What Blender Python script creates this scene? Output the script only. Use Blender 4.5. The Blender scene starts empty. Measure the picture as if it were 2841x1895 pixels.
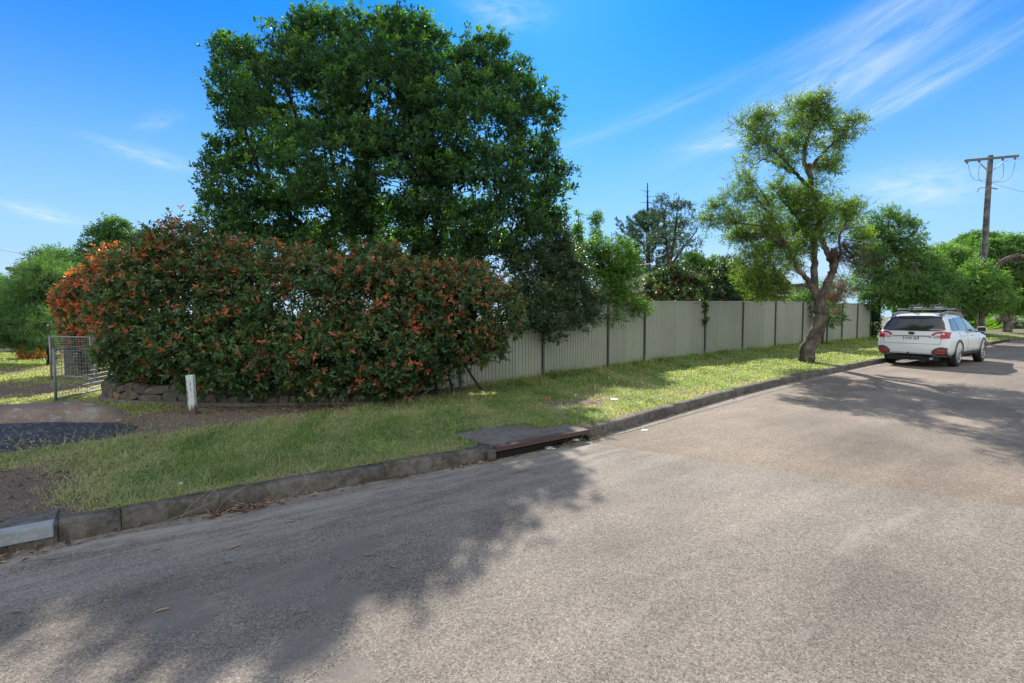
import bpy, bmesh, math, random
import numpy as np
from mathutils import Vector, Matrix
from mathutils.bvhtree import BVHTree
SC = bpy.context.scene
COL = SC.collection
R = math.radians
rng = np.random.default_rng(7)
random.seed(7)

# ------------------------------------------------------------------ camera, sky, sun, exposure
CAM_H = 1.6
PITCH = math.atan(76.5 / 1400)
cam_d = bpy.data.cameras.new('camera')
cam_d.sensor_width = 36.0
cam_d.lens = 1400 / 2841 * 36.0
cam_d.clip_start = 0.05
cam_d.clip_end = 3000
cam = bpy.data.objects.new('camera', cam_d)
COL.objects.link(cam)
cam.location = (0, 0, CAM_H)
cam.rotation_euler = (math.pi / 2 - PITCH, 0, 0)
SC.camera = cam
SC.view_settings.view_transform = 'Standard'
SC.view_settings.look = 'None'
SC.view_settings.exposure = 0.88
SC.view_settings.gamma = 1.0
SC.view_settings.use_curve_mapping = False
SUN_EL, SUN_AZ = R(38), R(4)          # azimuth measured from +Y towards +X
SKY_STRENGTH, SUN_STRENGTH = 0.09, 4.5


class NT:
    """small wrapper for building node trees"""
    def __init__(self, tree):
        self.t = tree
        self.t.nodes.clear()
    def n(self, kind, **kw):
        nd = self.t.nodes.new(kind)
        for k, v in kw.items():
            if k.startswith('i_'):
                key = k[2:]
                key = int(key) if key.isdigit() else key.replace('_', ' ')
                sock = nd.inputs[key]
                if isinstance(v, bpy.types.NodeSocket):
                    self.t.links.new(v, sock)
                else:
                    sock.default_value = v
            else:
                setattr(nd, k, v)
        return nd
    def link(self, a, b):
        self.t.links.new(a, b)
    def m(self, op, a, b=None, c=None, clamp=False):
        nd = self.t.nodes.new('ShaderNodeMath')
        nd.operation = op
        nd.use_clamp = clamp
        for i, v in enumerate((a, b, c)):
            if v is None:
                continue
            if isinstance(v, bpy.types.NodeSocket):
                self.t.links.new(v, nd.inputs[i])
            else:
                nd.inputs[i].default_value = v
        return nd.outputs[0]
    def ramp(self, fac, stops, interp='LINEAR'):
        nd = self.t.nodes.new('ShaderNodeValToRGB')
        cr = nd.color_ramp
        cr.interpolation = interp
        while len(cr.elements) > 1:
            cr.elements.remove(cr.elements[-1])
        for i, (p, c) in enumerate(stops):
            e = cr.elements[0] if i == 0 else cr.elements.new(p)
            e.position = p
            e.color = (*c, 1) if len(c) == 3 else c
        self.t.links.new(fac, nd.inputs[0])
        return nd.outputs[0]
    def mixc(self, fac, a, b, blend='MIX'):
        nd = self.t.nodes.new('ShaderNodeMix')
        nd.data_type = 'RGBA'
        nd.blend_type = blend
        for s, v in ((nd.inputs[0], fac), (nd.inputs[6], a), (nd.inputs[7], b)):
            if isinstance(v, bpy.types.NodeSocket):
                self.t.links.new(v, s)
            else:
                s.default_value = v if not isinstance(v, tuple) or len(v) == 4 else (*v, 1)
        return nd.outputs[2]
    def noise(self, vec, scale, detail=3, rough=.55, out=0, dist=0.):
        nd = self.n('ShaderNodeTexNoise')
        nd.inputs['Scale'].default_value = scale
        nd.inputs['Detail'].default_value = detail
        nd.inputs['Roughness'].default_value = rough
        nd.inputs['Distortion'].default_value = dist
        if vec is not None:
            self.t.links.new(vec, nd.inputs['Vector'])
        return nd.outputs[out]


def build_world():
    w = bpy.data.worlds.new('World')
    SC.world = w
    w.use_nodes = True
    T = NT(w.node_tree)
    sky = T.n('ShaderNodeTexSky')
    sky.sky_type = 'NISHITA'
    sky.sun_disc = False
    sky.sun_elevation = SUN_EL
    sky.sun_rotation = SUN_AZ
    sky.air_density = 1.0
    sky.dust_density = 0.15
    sky.ozone_density = 4.0
    hs = T.n('ShaderNodeHueSaturation', i_Saturation=1.25, i_Hue=0.505, i_Value=1.0, i_Color=sky.outputs[0])
    geo = T.n('ShaderNodeTexCoord')
    sep = T.n('ShaderNodeSeparateXYZ', i_0=geo.outputs['Generated'])
    x, y, z = sep.outputs
    az = T.m('ARCTAN2', x, y)
    el = T.m('ARCSINE', z)
    comb = T.n('ShaderNodeCombineXYZ', i_0=az, i_1=el)
    # thin cirrus: (azimuth, elevation, half length, half width, tilt, strength) in degrees
    clouds = [(33.0, 21.5, 16, 3.4, 23, .75), (37, 18.5, 13, 1.3, 21, .6), (38.6, 11.0, 5.5, 2.1, -4, .8), (41, 27, 14, 1.6, 17, .4),
              (15, 20.5, 18, 1.0, 16, .25), (22, 17.0, 4.5, .8, 4, .45), (-1.0, 30.0, 5, 1.8, -2, .5),
              (-35.0, 14.0, 4.5, .9, -8, .55), (-34.5, 17.0, 2.2, .8, 30, .3), (-42.6, 8.2, 3.2, .7, -9, .75),
              (24.0, 5.0, 12, 1.7, 0, .6), (-20, 3.0, 30, 2.2, 0, .35), (62, 20, 12, 3, 15, .5), (-70, 22, 14, 3, 8, .4),
              (110, 25, 20, 4, 10, .5), (-130, 30, 22, 4, -10, .5), (170, 20, 20, 4, 5, .5)]
    total = None
    for a, e, L, W, tilt, s in clouds:
        mp = T.n('ShaderNodeMapping', vector_type='TEXTURE', i_Vector=comb.outputs[0])
        mp.inputs['Location'].default_value = (R(a), R(e), 0)
        mp.inputs['Rotation'].default_value = (0, 0, R(tilt))
        mp.inputs['Scale'].default_value = (R(L), R(W), 1)
        ln = T.n('ShaderNodeVectorMath', operation='DOT_PRODUCT', i_0=mp.outputs[0], i_1=mp.outputs[0])
        g = T.m('EXPONENT', T.m('MULTIPLY', ln.outputs['Value'], -1.6))
        nz = T.noise(mp.outputs[0], 1.6, 5, .62, dist=.6)
        nz = T.m('MULTIPLY', T.m('SUBTRACT', nz, .3), 2.7, clamp=True)
        v = T.m('MULTIPLY', T.m('MULTIPLY', g, nz), s)
        total = v if total is None else T.m('ADD', total, v)
    total = T.m('MINIMUM', T.m('MULTIPLY', total, .72), .6)
    elr = T.m('DIVIDE', T.m('MAXIMUM', el, 0.), .285)
    low = T.m('EXPONENT', T.m('MULTIPLY', T.m('MULTIPLY', elr, elr), -1.0))          # pale air low over the horizon
    base = T.mixc(1.0, hs.outputs[0], (.5, .77, 1.12, 1), 'MULTIPLY')
    bs = T.n('ShaderNodeSeparateColor', i_Color=base).outputs
    red = T.m('MULTIPLY', T.m('POWER', T.m('DIVIDE', bs[0], 2.1), 2.6), 1.7)
    red = T.m('MINIMUM', red, T.m('MULTIPLY', bs[1], .68))
    base = T.n('ShaderNodeCombineColor', i_0=red, i_1=bs[1], i_2=bs[2]).outputs[0]
    hz = T.mixc(T.m('MULTIPLY', low, .88), base, (3.1, 4.5, 6.1, 1))
    # unseen white veil added overhead and behind the camera to brighten and neutralise shade
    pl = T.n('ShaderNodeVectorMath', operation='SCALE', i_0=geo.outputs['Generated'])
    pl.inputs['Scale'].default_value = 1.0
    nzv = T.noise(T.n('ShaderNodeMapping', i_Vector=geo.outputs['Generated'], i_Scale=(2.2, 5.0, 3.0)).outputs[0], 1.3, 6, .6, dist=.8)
    fill_veil = T.m('MULTIPLY', T.m('SUBTRACT', T.m('ADD', T.m('MULTIPLY', T.m('SUBTRACT', .52, y), 1.2), T.m('MULTIPLY', T.m('SUBTRACT', nzv, .5), .9)), .12), 1.2, clamp=True)
    fill_veil = T.m('MULTIPLY', fill_veil, .85)
    hz = T.mixc(fill_veil, hz, (7.5, 7.8, 7.7, 1))
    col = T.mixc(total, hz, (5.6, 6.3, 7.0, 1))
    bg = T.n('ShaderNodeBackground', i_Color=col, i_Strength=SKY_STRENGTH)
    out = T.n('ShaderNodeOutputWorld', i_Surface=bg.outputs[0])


build_world()
sun_d = bpy.data.lights.new('sun', 'SUN')
sun_d.energy = SUN_STRENGTH
sun_d.angle = R(.53)
sun_d.color = (1.0, .94, .85)
sun = bpy.data.objects.new('sun', sun_d)
COL.objects.link(sun)
to_sun = Vector((math.sin(SUN_AZ) * math.cos(SUN_EL), math.cos(SUN_AZ) * math.cos(SUN_EL), math.sin(SUN_EL)))
sun.rotation_euler = to_sun.to_track_quat('Z', 'Y').to_euler()
sun.location = (0, 0, 40)

# ------------------------------------------------------------------ coordinates
# surveyed points are noted as (x, y) of a 2351 px wide print plus their distance; this turns them into metres
CP, SP = math.cos(PITCH), math.sin(PITCH)


def at(xd, yd, Y):
    a = (xd * 1.2084 - 1420.5) / 1400
    b = (947.5 - yd * 1.2084) / 1400
    k = Y / (CP + b * SP)
    return np.array([a * k, Y, CAM_H + (-SP + b * CP) * k])


def S2W(s, t, z=0.):
    """street coordinates: s runs along the kerb, t away from the road"""
    s = np.asarray(s, float)
    t = np.asarray(t, float)
    return np.stack([.8 * s - .6 * t, .6 * s + .8 * t, np.broadcast_to(z, s.shape)], -1)


def W2S(P):
    return P[..., 0] * .8 + P[..., 1] * .6, -P[..., 0] * .6 + P[..., 1] * .8


KS = np.array([-300, -30, -.8, 0, 1.2, 2.4, 3.2, 4.55, 6.2, 9.6, 13, 16, 18.7, 23, 33, 44, 60, 300.])
KT = np.array([4.75, 4.75, 4.66, 4.66, 4.62, 4.53, 4.45, 4.48, 4.74, 5.22, 5.52, 5.72, 5.88, 5.98, 5.98, 5.98, 6.0, 6.0])


def kerb_t(s):
    s = np.asarray(s, float)
    return sum(np.interp(s + o, KS, KT) for o in (-.9, -.45, 0, .45, .9)) / 5


def fence_ground(s):
    return np.interp(s, [-5, 4, 6, 8, 10, 12, 15, 20, 30, 60], [0, 0, .0, .04, .12, .17, .23, .29, .32, .25])


_ph = rng.uniform(0, 6.28, (12, 2))
_fr = rng.normal(0, 1, (12, 2))


def vnoise(x, y, sc):
    v = 0
    for i in range(12):
        k = sc * (1 + .33 * i)
        v = v + np.sin(x * k * _fr[i, 0] + y * k * _fr[i, 1] + _ph[i, 0]) / (1 + .25 * i)
    return v / 4


def ground_z(s, t):
    k = kerb_t(s)
    u = np.clip((t - k - .15) / np.maximum(9.3 - k, 1), 0, 1)
    u2 = u * u * (3 - 2 * u)
    z = .125 * (1 - u2) + fence_ground(s) * u2
    far = np.clip((t - 11) / 6, 0, 1)
    z = z * (1 - far) + far * .03
    amp = np.clip((t - k - .15) / .8, 0, 1)
    x, y = .8 * s - .6 * t, .6 * s + .8 * t
    return z + amp * .018 * vnoise(x, y, 1.3)


def dirtness(x, y):
    """0 turf .. 1 bare soil on the verge, own shapes of wear"""
    s, t = W2S(np.stack([x, y], -1))
    d = -.08 + .42 * vnoise(x, y, .9) + .42 * vnoise(x + 9, y, 2.7)
    g = lambda cs, ct, rs, rt: np.exp(-(((s - cs) / rs) ** 2 + ((t - ct) / rt) ** 2))
    d = d + 1.7 * g(.6, 8.9, 1.4, .75) + 1.0 * g(2.5, 8.9, 1.8, .5) + 1.5 * g(-1.2, 5.9, .7, 1.2) + .8 * g(-1.3, 4.9, .8, .5)
    d = d + .9 * g(5.8, 6.2, 1.2, .35) + 1.1 * g(3.0, 9.6, 4.0, .8) + .7 * g(7.4, 6.9, .7, .45) + .5 * g(9, 5.6, 4, .25)
    kd = t - kerb_t(s)
    d = d + .5 * np.exp(-((kd - .1) / .4) ** 2) * (s < 9) + .45 * g(2.2, 7.6, 2.6, .55) + .3 * g(7.5, 6.0, 2.5, .6)
    d = d + 1.4 * g(-2.4, 14.5, 2.2, 1.3) + 1.2 * g(-3.2, 19.5, 2.5, 1.0) + .5 * g(-6, 16, 4, .7)
    return np.clip(d, 0, 1)


# ------------------------------------------------------------------ mesh helpers
def tag(o, label=None, cat=None, group=None, kind=None):
    if label: o['label'] = label
    if cat: o['category'] = cat
    if group: o['group'] = group
    if kind: o['kind'] = kind
    return o


def empty(name, loc=(0, 0, 0), rz=0., **kw):
    o = bpy.data.objects.new(name, None)
    o.location = loc
    o.rotation_euler = (0, 0, rz)
    o.empty_display_size = .2
    COL.objects.link(o)
    return tag(o, **kw)


def link(name, me, parent=None, mats=(), world=False, **kw):
    for m in mats:
        me.materials.append(m)
    o = bpy.data.objects.new(name, me)
    COL.objects.link(o)
    if parent is not None:
        o.parent = parent
        if world:                                        # the mesh was made in world coordinates
            pm = Matrix.LocRotScale(parent.location, parent.rotation_euler, None)
            o.matrix_parent_inverse = pm.inverted()
    return tag(o, **kw)


def npmesh(name, V, faces, attr=None, smooth=False, midx=None):
    """faces: list of int arrays (n,k)"""
    me = bpy.data.meshes.new(name)
    V = np.asarray(V, np.float32)
    me.vertices.add(len(V))
    me.vertices.foreach_set('co', V.ravel())
    faces = [np.asarray(f, np.int32) for f in faces if len(f)]
    nl = sum(f.size for f in faces)
    nf = sum(len(f) for f in faces)
    me.loops.add(nl)
    me.polygons.add(nf)
    me.loops.foreach_set('vertex_index', np.concatenate([f.ravel() for f in faces]))
    tot = np.concatenate([np.full(len(f), f.shape[1], np.int32) for f in faces])
    st = np.concatenate([[0], np.cumsum(tot)[:-1]]).astype(np.int32)
    me.polygons.foreach_set('loop_start', st)
    if midx is not None:
        me.polygons.foreach_set('material_index', np.asarray(midx, np.int32))
    if smooth:
        me.polygons.foreach_set('use_smooth', np.ones(nf, bool))
    me.update(calc_edges=True)
    me.validate()
    if attr:
        for k, (dom, a) in attr.items():
            at_ = me.attributes.new(k, 'FLOAT', dom)
            at_.data.foreach_set('value', np.asarray(a, np.float32))
    return me


def unit(v):
    return v / np.maximum(np.linalg.norm(v, axis=-1, keepdims=True), 1e-9)


class MB:
    """collects simple shapes into one mesh"""
    def __init__(self):
        self.V, self.F, self.M = [], [], []
        self.mi = 0
    def add(self, V, F):
        o = len(self.V)
        self.V += [tuple(v) for v in V]
        self.F += [tuple(i + o for i in f) for f in F]
        self.M += [self.mi] * len(F)
    def box(self, a, b):
        x0, y0, z0 = a
        x1, y1, z1 = b
        V = [(x0, y0, z0), (x1, y0, z0), (x1, y1, z0), (x0, y1, z0), (x0, y0, z1), (x1, y0, z1), (x1, y1, z1), (x0, y1, z1)]
        self.add(V, [(0, 3, 2, 1), (4, 5, 6, 7), (0, 1, 5, 4), (1, 2, 6, 5), (2, 3, 7, 6), (3, 0, 4, 7)])
    def bar(self, p, q, w, h=None, up=(0, 0, 1)):
        """square bar from p to q"""
        h = h or w
        p, q = Vector(p), Vector(q)
        d = (q - p).normalized()
        u = Vector(up)
        if abs(d.dot(u)) > .95:
            u = Vector((1, 0, 0))
        sx = d.cross(u).normalized() * w / 2
        sy = sx.normalized().cross(d) * h / 2
        V = [c + a * sx + b * sy for c in (p, q) for a, b in ((-1, -1), (1, -1), (1, 1), (-1, 1))]
        self.add(V, [(0, 3, 2, 1), (4, 5, 6, 7), (0, 1, 5, 4), (1, 2, 6, 5), (2, 3, 7, 6), (3, 0, 4, 7)])
    def tube(self, pts, rad, n=8, wob=0.):
        pts = [Vector(p) for p in pts]
        if not hasattr(rad, '__len__'):
            rad = [rad] * len(pts)
        o = len(self.V)
        ref = Vector((.31, .2, .93)).normalized()
        for i, p in enumerate(pts):
            d = (pts[min(i + 1, len(pts) - 1)] - pts[max(i - 1, 0)]).normalized()
            if abs(d.dot(ref)) > .97:
                ref = Vector((.9, .1, .3)).normalized()
            a = d.cross(ref).normalized()
            b = a.cross(d)
            ref = b if abs(d.dot(ref)) > .97 else ref
            for k in range(n):
                th = 6.2832 * k / n
                r = rad[i] * (1 + wob * math.sin(th * 3 + i * 1.3) + wob * .6 * random.uniform(-1, 1))
                self.V.append(tuple(p + a * (math.cos(th) * r) + b * (math.sin(th) * r)))
        for i in range(len(pts) - 1):
            for k in range(n):
                k2 = (k + 1) % n
                self.F.append((o + i * n + k, o + i * n + k2, o + (i + 1) * n + k2, o + (i + 1) * n + k))
                self.M.append(self.mi)
        e = o + (len(pts) - 1) * n
        self.F += [tuple(o + n - 1 - k for k in range(n)), tuple(e + k for k in range(n))]
        self.M += [self.mi] * 2
    def disc(self, c, axis, r, n=16, depth=.01, r2=None):
        c, ax = Vector(c), Vector(axis).normalized()
        self.tube([c, c + ax * depth], [r, r if r2 is None else r2], n)
    def build(self, name, mats, parent=None, smooth=False, world=False, bevel=0., **kw):
        me = bpy.data.meshes.new(name)
        me.from_pydata(self.V, [], self.F)
        me.update()
        mats = mats if isinstance(mats, (list, tuple)) else [mats]
        if max(self.M or [0]) > 0:
            me.polygons.foreach_set('material_index', self.M)
        if bevel:
            bm = bmesh.new()
            bm.from_mesh(me)
            bmesh.ops.bevel(bm, geom=list(bm.edges), offset=bevel, segments=2, affect='EDGES', profile=.6)
            bm.to_mesh(me)
            bm.free()
        if smooth:
            me.polygons.foreach_set('use_smooth', [True] * len(me.polygons))
        return link(name, me, parent, mats, world, **kw)


# ------------------------------------------------------------------ materials
def newmat(name):
    m = bpy.data.materials.new(name)
    m.use_nodes = True
    return m, NT(m.node_tree)


def finish(T, color, rough=.6, metal=0., bump=None, bdist=.01, bstr=.6, spec=.5, coat=0., **kw):
    p = T.n('ShaderNodeBsdfPrincipled')
    for s, v in ((p.inputs['Base Color'], color), (p.inputs['Roughness'], rough), (p.inputs['Metallic'], metal), (p.inputs['Specular IOR Level'], spec), (p.inputs['Coat Weight'], coat)):
        if isinstance(v, bpy.types.NodeSocket):
            T.link(v, s)
        else:
            s.default_value = (*v, 1) if isinstance(v, tuple) and len(v) == 3 else v
    for k, v in kw.items():
        p.inputs[k.replace('_', ' ')].default_value = v
    if bump is not None:
        b = T.n('ShaderNodeBump', i_Height=bump, i_Distance=bdist, i_Strength=bstr)
        T.link(b.outputs[0], p.inputs['Normal'])
    T.n('ShaderNodeOutputMaterial', i_Surface=p.outputs[0])
    return p


def obco(T):
    return T.n('ShaderNodeTexCoord').outputs['Object']


def geopos(T):
    return T.n('ShaderNodeNewGeometry').outputs['Position']


def simple(name, c, rough=.5, metal=0., var=.12, scale=8., bump=0., bscale=60., coat=0., spec=.5):
    m, T = newmat(name)
    v = obco(T)
    nz = T.noise(v, scale, 4, .6)
    col = T.mixc(nz, tuple(x * (1 - var) for x in c), tuple(min(1, x * (1 + var)) for x in c))
    b = T.noise(v, bscale, 3) if bump else None
    finish(T, col, rough, metal, b, bump or .01, .6, coat=coat, spec=spec)
    return m


def leafmat(name, stops, trans=.35, tcol=(1.5, 1.7, .35), rough=.42, spec=.5):
    """stops: colour ramp over the per-leaf tint"""
    m, T = newmat(name)
    a = T.n('ShaderNodeAttribute', attribute_name='tint').outputs['Fac']
    col = T.ramp(a, stops)
    p = T.n('ShaderNodeBsdfPrincipled', i_Base_Color=col, i_Roughness=rough)
    p.inputs['Specular IOR Level'].default_value = spec
    tc = T.mixc(1.0, col, (*tcol, 1), 'MULTIPLY')
    tr = T.n('ShaderNodeBsdfTranslucent', i_Color=tc)
    mx = T.n('ShaderNodeMixShader', i_0=trans, i_1=p.outputs[0], i_2=tr.outputs[0])
    T.n('ShaderNodeOutputMaterial', i_Surface=mx.outputs[0])
    return m


def road_mat():
    m, T = newmat('asphalt_chip_seal')
    v = geopos(T)
    sep = T.n('ShaderNodeSeparateXYZ', i_0=v)
    X, Y, _ = sep.outputs
    s = T.m('ADD', T.m('MULTIPLY', X, .8), T.m('MULTIPLY', Y, .6))
    t = T.m('ADD', T.m('MULTIPLY', X, -.6), T.m('MULTIPLY', Y, .8))
    st = T.n('ShaderNodeCombineXYZ', i_0=T.m('MULTIPLY', s, .22), i_1=t).outputs[0]
    vor = T.n('ShaderNodeTexVoronoi', i_Vector=v, i_Scale=160.0)
    vor2 = T.n('ShaderNodeTexVoronoi', i_Vector=v, i_Scale=84.0)
    sepc = T.n('ShaderNodeSeparateColor', i_Color=vor.outputs['Color']).outputs
    sepd = T.n('ShaderNodeSeparateColor', i_Color=vor2.outputs['Color']).outputs
    stone = T.ramp(T.m('ADD', T.m('MULTIPLY', sepc[0], .62), T.m('MULTIPLY', sepd[1], .38)), [(.08, (.072, .062, .052)), (.32, (.15, .130, .109)), (.62, (.200, .173, .144)), (.92, (.32, .28, .23))])
    big = T.noise(v, .55, 5, .6)
    stretch = T.noise(st, 1.6, 5, .62)
    # worn, sandy or bleached patches
    tone = T.m('MULTIPLY_ADD', T.m('SUBTRACT', T.m('ADD', big, stretch), 1.0), 1.1, 1.0)
    col = T.mixc(1.0, stone, T.n('ShaderNodeCombineColor', i_0=tone, i_1=tone, i_2=tone).outputs[0], 'MULTIPLY')
    wheel = T.noise(T.n('ShaderNodeMapping', i_Vector=st, i_Location=(3.1, 7.7, 0)).outputs[0], 2.3, 6, .7)
    pale = T.m('MULTIPLY', T.m('SUBTRACT', wheel, .575), 7.0, clamp=True)
    col = T.mixc(T.m('MULTIPLY', pale, .6), col, (.31, .285, .25, 1))
    # smooth patches where binder and dust fill the stones
    def spot(cx, cy, r, nz):
        q = T.n('ShaderNodeVectorMath', operation='SUBTRACT', i_0=v, i_1=(cx, cy, 0))
        ln = T.n('ShaderNodeVectorMath', operation='LENGTH', i_0=q.outputs[0]).outputs['Value']
        e = T.m('ADD', T.m('MULTIPLY', T.noise(v, 4.5, 7, .8), 1.25), T.m('DIVIDE', ln, r * 1.0))
        return T.m('MULTIPLY', T.m('SUBTRACT', 1.12, e), 9.0, clamp=True)
    w2 = T.noise(v, 3.0, 2)
    patches = None
    for cx, cy, r in PATCHES:
        q = spot(cx, cy, r, None)
        patches = q if patches is None else T.m('MAXIMUM', patches, q)
    dust = T.noise(v, 160, 2)
    smoothc = T.mixc(dust, (.14, .122, .106, 1), (.19, .168, .147, 1))
    col = T.mixc(T.m('MULTIPLY', patches, .62), col, smoothc)
    # dust washed along the gutter
    kd = T.m('SUBTRACT', 4.65, t)
    near = T.m('EXPONENT', T.m('MULTIPLY', T.m('ABSOLUTE', kd), -1.35))
    sand = T.m('MULTIPLY', near, T.m('MULTIPLY', T.m('SUBTRACT', T.noise(st, 5.5, 6, .75), .42), 6.0, clamp=True))
    col = T.mixc(T.m('MULTIPLY', sand, .9), col, (.38, .34, .285, 1))
    # the older, coarser and browner seal beyond the join
    lt = T.m('MULTIPLY_ADD', t, -.36, 6.05)
    lt = T.m('ADD', lt, T.m('MULTIPLY', T.m('SUBTRACT', T.noise(v, 2.5, 4, .7), .5), .25))
    old = T.m('MULTIPLY', T.m('SUBTRACT', s, lt), 12.0, clamp=True)
    edge = T.m('EXPONENT', T.m('MULTIPLY', T.m('MAXIMUM', T.m('SUBTRACT', s, lt), 0.0), -.8))
    oldc = T.mixc(1.0, stone, (1.03, .98, .93, 1), 'MULTIPLY')
    oldc = T.mixc(T.m('MULTIPLY', edge, .45), oldc, T.mixc(1.0, stone, (.95, .82, .64, 1), 'MULTIPLY'))
    oldc = T.mixc(1.0, oldc, T.n('ShaderNodeCombineColor', i_0=tone, i_1=tone, i_2=tone).outputs[0], 'MULTIPLY')
    col = T.mixc(old, col, oldc)
    h = T.m('SUBTRACT', 1.0, vor.outputs['Distance'])
    h = T.m('MULTIPLY', h, T.m('SUBTRACT', 1.0, T.m('MULTIPLY', patches, .85)))
    finish(T, col, .85, bump=h, bdist=.005, bstr=.5, spec=.25)
    return m


PATCHES = [(-1.35, 2.95, .62), (-1.75, 2.62, .4), (-.98, 2.35, .34), (-.95, 2.75, .36), (-1.1, 3.4, .36), (-.72, 2.15, .26)]


def soil_mat():
    m, T = newmat('verge_soil_and_turf')
    v = geopos(T)
    d = T.n('ShaderNodeAttribute', attribute_name='dirt').outputs['Fac']
    n1 = T.noise(v, 3.2, 6, .7)
    n2 = T.noise(v, 45, 4, .7)
    n3 = T.noise(v, 170, 2, .6)
    turf = T.ramp(n2, [(.3, (.06, .06, .035)), (.5, (.15, .14, .08)), (.7, (.29, .25, .16))])
    soil = T.ramp(n2, [(.3, (.09, .066, .052)), (.52, (.185, .14, .11)), (.75, (.3, .245, .195))])
    fac = T.m('MULTIPLY', T.m('SUBTRACT', T.m('ADD', d, T.m('MULTIPLY', T.m('SUBTRACT', n1, .5), .9)), .3), 3.0, clamp=True)
    col = T.mixc(fac, turf, soil)
    chips = T.m('MULTIPLY', T.m('SUBTRACT', n3, .68), 12, clamp=True)
    col = T.mixc(T.m('MULTIPLY', chips, .5), col, (.32, .27, .2, 1))
    finish(T, col, .95, bump=T.m('ADD', n2, T.m('MULTIPLY', n3, .4)), bdist=.02, bstr=.8, spec=.15)
    return m


def concrete_mat(name, c=(.2, .185, .165), dark=.45, moss=0.):
    m, T = newmat(name)
    v = geopos(T)
    n1 = T.noise(v, 2.4, 6, .7)
    n2 = T.noise(v, 60, 4, .75)
    n3 = T.noise(v, 14, 5, .7)
    col = T.mixc(n2, tuple(x * .6 for x in c), tuple(min(1, x * 1.45) for x in c))
    st = T.m('MULTIPLY', T.m('SUBTRACT', T.m('ADD', n1, n3), .88), 3.2, clamp=True)
    col = T.mixc(T.m('MULTIPLY', st, dark), col, tuple(x * .25 for x in c))
    if moss:
        col = T.mixc(T.m('MULTIPLY', T.m('MULTIPLY', T.m('SUBTRACT', n3, .5), 5, clamp=True), moss), col, (.055, .062, .025, 1))
    nn = T.n('ShaderNodeSeparateXYZ', i_0=T.n('ShaderNodeNewGeometry').outputs['True Normal']).outputs[2]
    finish(T, col, .92, bump=T.m('ADD', n2, n3), bdist=.006, bstr=.8, spec=.2)
    return m


def bark_mat(name, c1, c2, scale=9., stretch=.18, bd=.03):
    m, T = newmat(name)
    v = geopos(T)
    mp = T.n('ShaderNodeMapping', i_Vector=v, i_Scale=(1, 1, stretch)).outputs[0]
    n1 = T.noise(mp, scale, 6, .72, dist=.6)
    n2 = T.noise(mp, scale * 4, 4, .7)
    rid = T.m('ABSOLUTE', T.m('SUBTRACT', n1, .5))
    rid = T.m('MULTIPLY', rid, 6, clamp=True)
    col = T.mixc(rid, tuple(x * .3 for x in c1), c1)
    col = T.mixc(T.m('MULTIPLY', T.m('SUBTRACT', T.noise(v, 3, 4), .45), 4, clamp=True), col, T.mixc(n2, c1, c2))
    finish(T, col, .9, bump=T.m('ADD', rid, T.m('MULTIPLY', n2, .5)), bdist=bd, bstr=.9, spec=.2)
    return m


def plank_mat(name, c):
    m, T = newmat(name)
    v = geopos(T)
    mp = T.n('ShaderNodeMapping', i_Vector=v, i_Scale=(9, 9, .9)).outputs[0]
    n = T.noise(mp, 4, 6, .7)
    col = T.mixc(n, tuple(x * .5 for x in c), tuple(min(1, x * 1.4) for x in c))
    finish(T, col, .85, bump=n, bdist=.006, spec=.2)
    return m


def white_post_mat():
    m, T = newmat('flaking_white_paint')
    v = obco(T)
    mp = T.n('ShaderNodeMapping', i_Vector=v, i_Scale=(30, 30, 3.2)).outputs[0]
    n = T.noise(mp, 1.0, 7, .72)
    n2 = T.noise(v, 26, 5, .75)
    z = T.n('ShaderNodeSeparateXYZ', i_0=v).outputs[2]
    low = T.m('MULTIPLY', T.m('SUBTRACT', T.m('ADD', .16, T.m('MULTIPLY', T.m('SUBTRACT', n, .5), .5)), z), 14, clamp=True)
    chip = T.m('MULTIPLY', T.m('SUBTRACT', T.m('ADD', T.m('MULTIPLY', n, .75), T.m('MULTIPLY', n2, .35)), .605), 16, clamp=True)
    f = T.m('MAXIMUM', chip, low)
    paint = T.mixc(n2, (.5, .56, .53, 1), (.72, .78, .76, 1))
    wood = T.mixc(n, (.07, .045, .032, 1), (.2, .14, .105, 1))
    col = T.mixc(f, paint, wood)
    finish(T, col, .7, bump=T.m('SUBTRACT', 1, f), bdist=.003, bstr=.8)
    return m


def steel_fence_mat():
    m, T = newmat('painted_fence_steel')
    v = geopos(T)
    n = T.noise(v, 1.1, 4, .6)
    n2 = T.noise(v, 24, 4, .7)
    col = (T.mixc(n, (.25, .285, .22, 1), (.345, .35, .275, 1)))
    z = T.n('ShaderNodeSeparateXYZ', i_0=v).outputs[2]
    dirt = T.m('MULTIPLY', T.m('SUBTRACT', T.m('ADD', n2, T.m('MULTIPLY', z, -1.4)), .2), 1.6, clamp=True)
    col = T.mixc(T.m('MULTIPLY', dirt, .45), col, (.13, .14, .1, 1))
    ob = T.n('ShaderNodeObjectInfo').outputs['Random']
    k = T.m('MULTIPLY_ADD', ob, .16, .92)
    col = T.mixc(1., col, T.n('ShaderNodeCombineColor', i_0=k, i_1=k, i_2=k).outputs[0], 'MULTIPLY')
    finish(T, col, .42, bump=T.noise(v, 2.6, 2), bdist=.03, bstr=.35, spec=.5)
    return m


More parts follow.
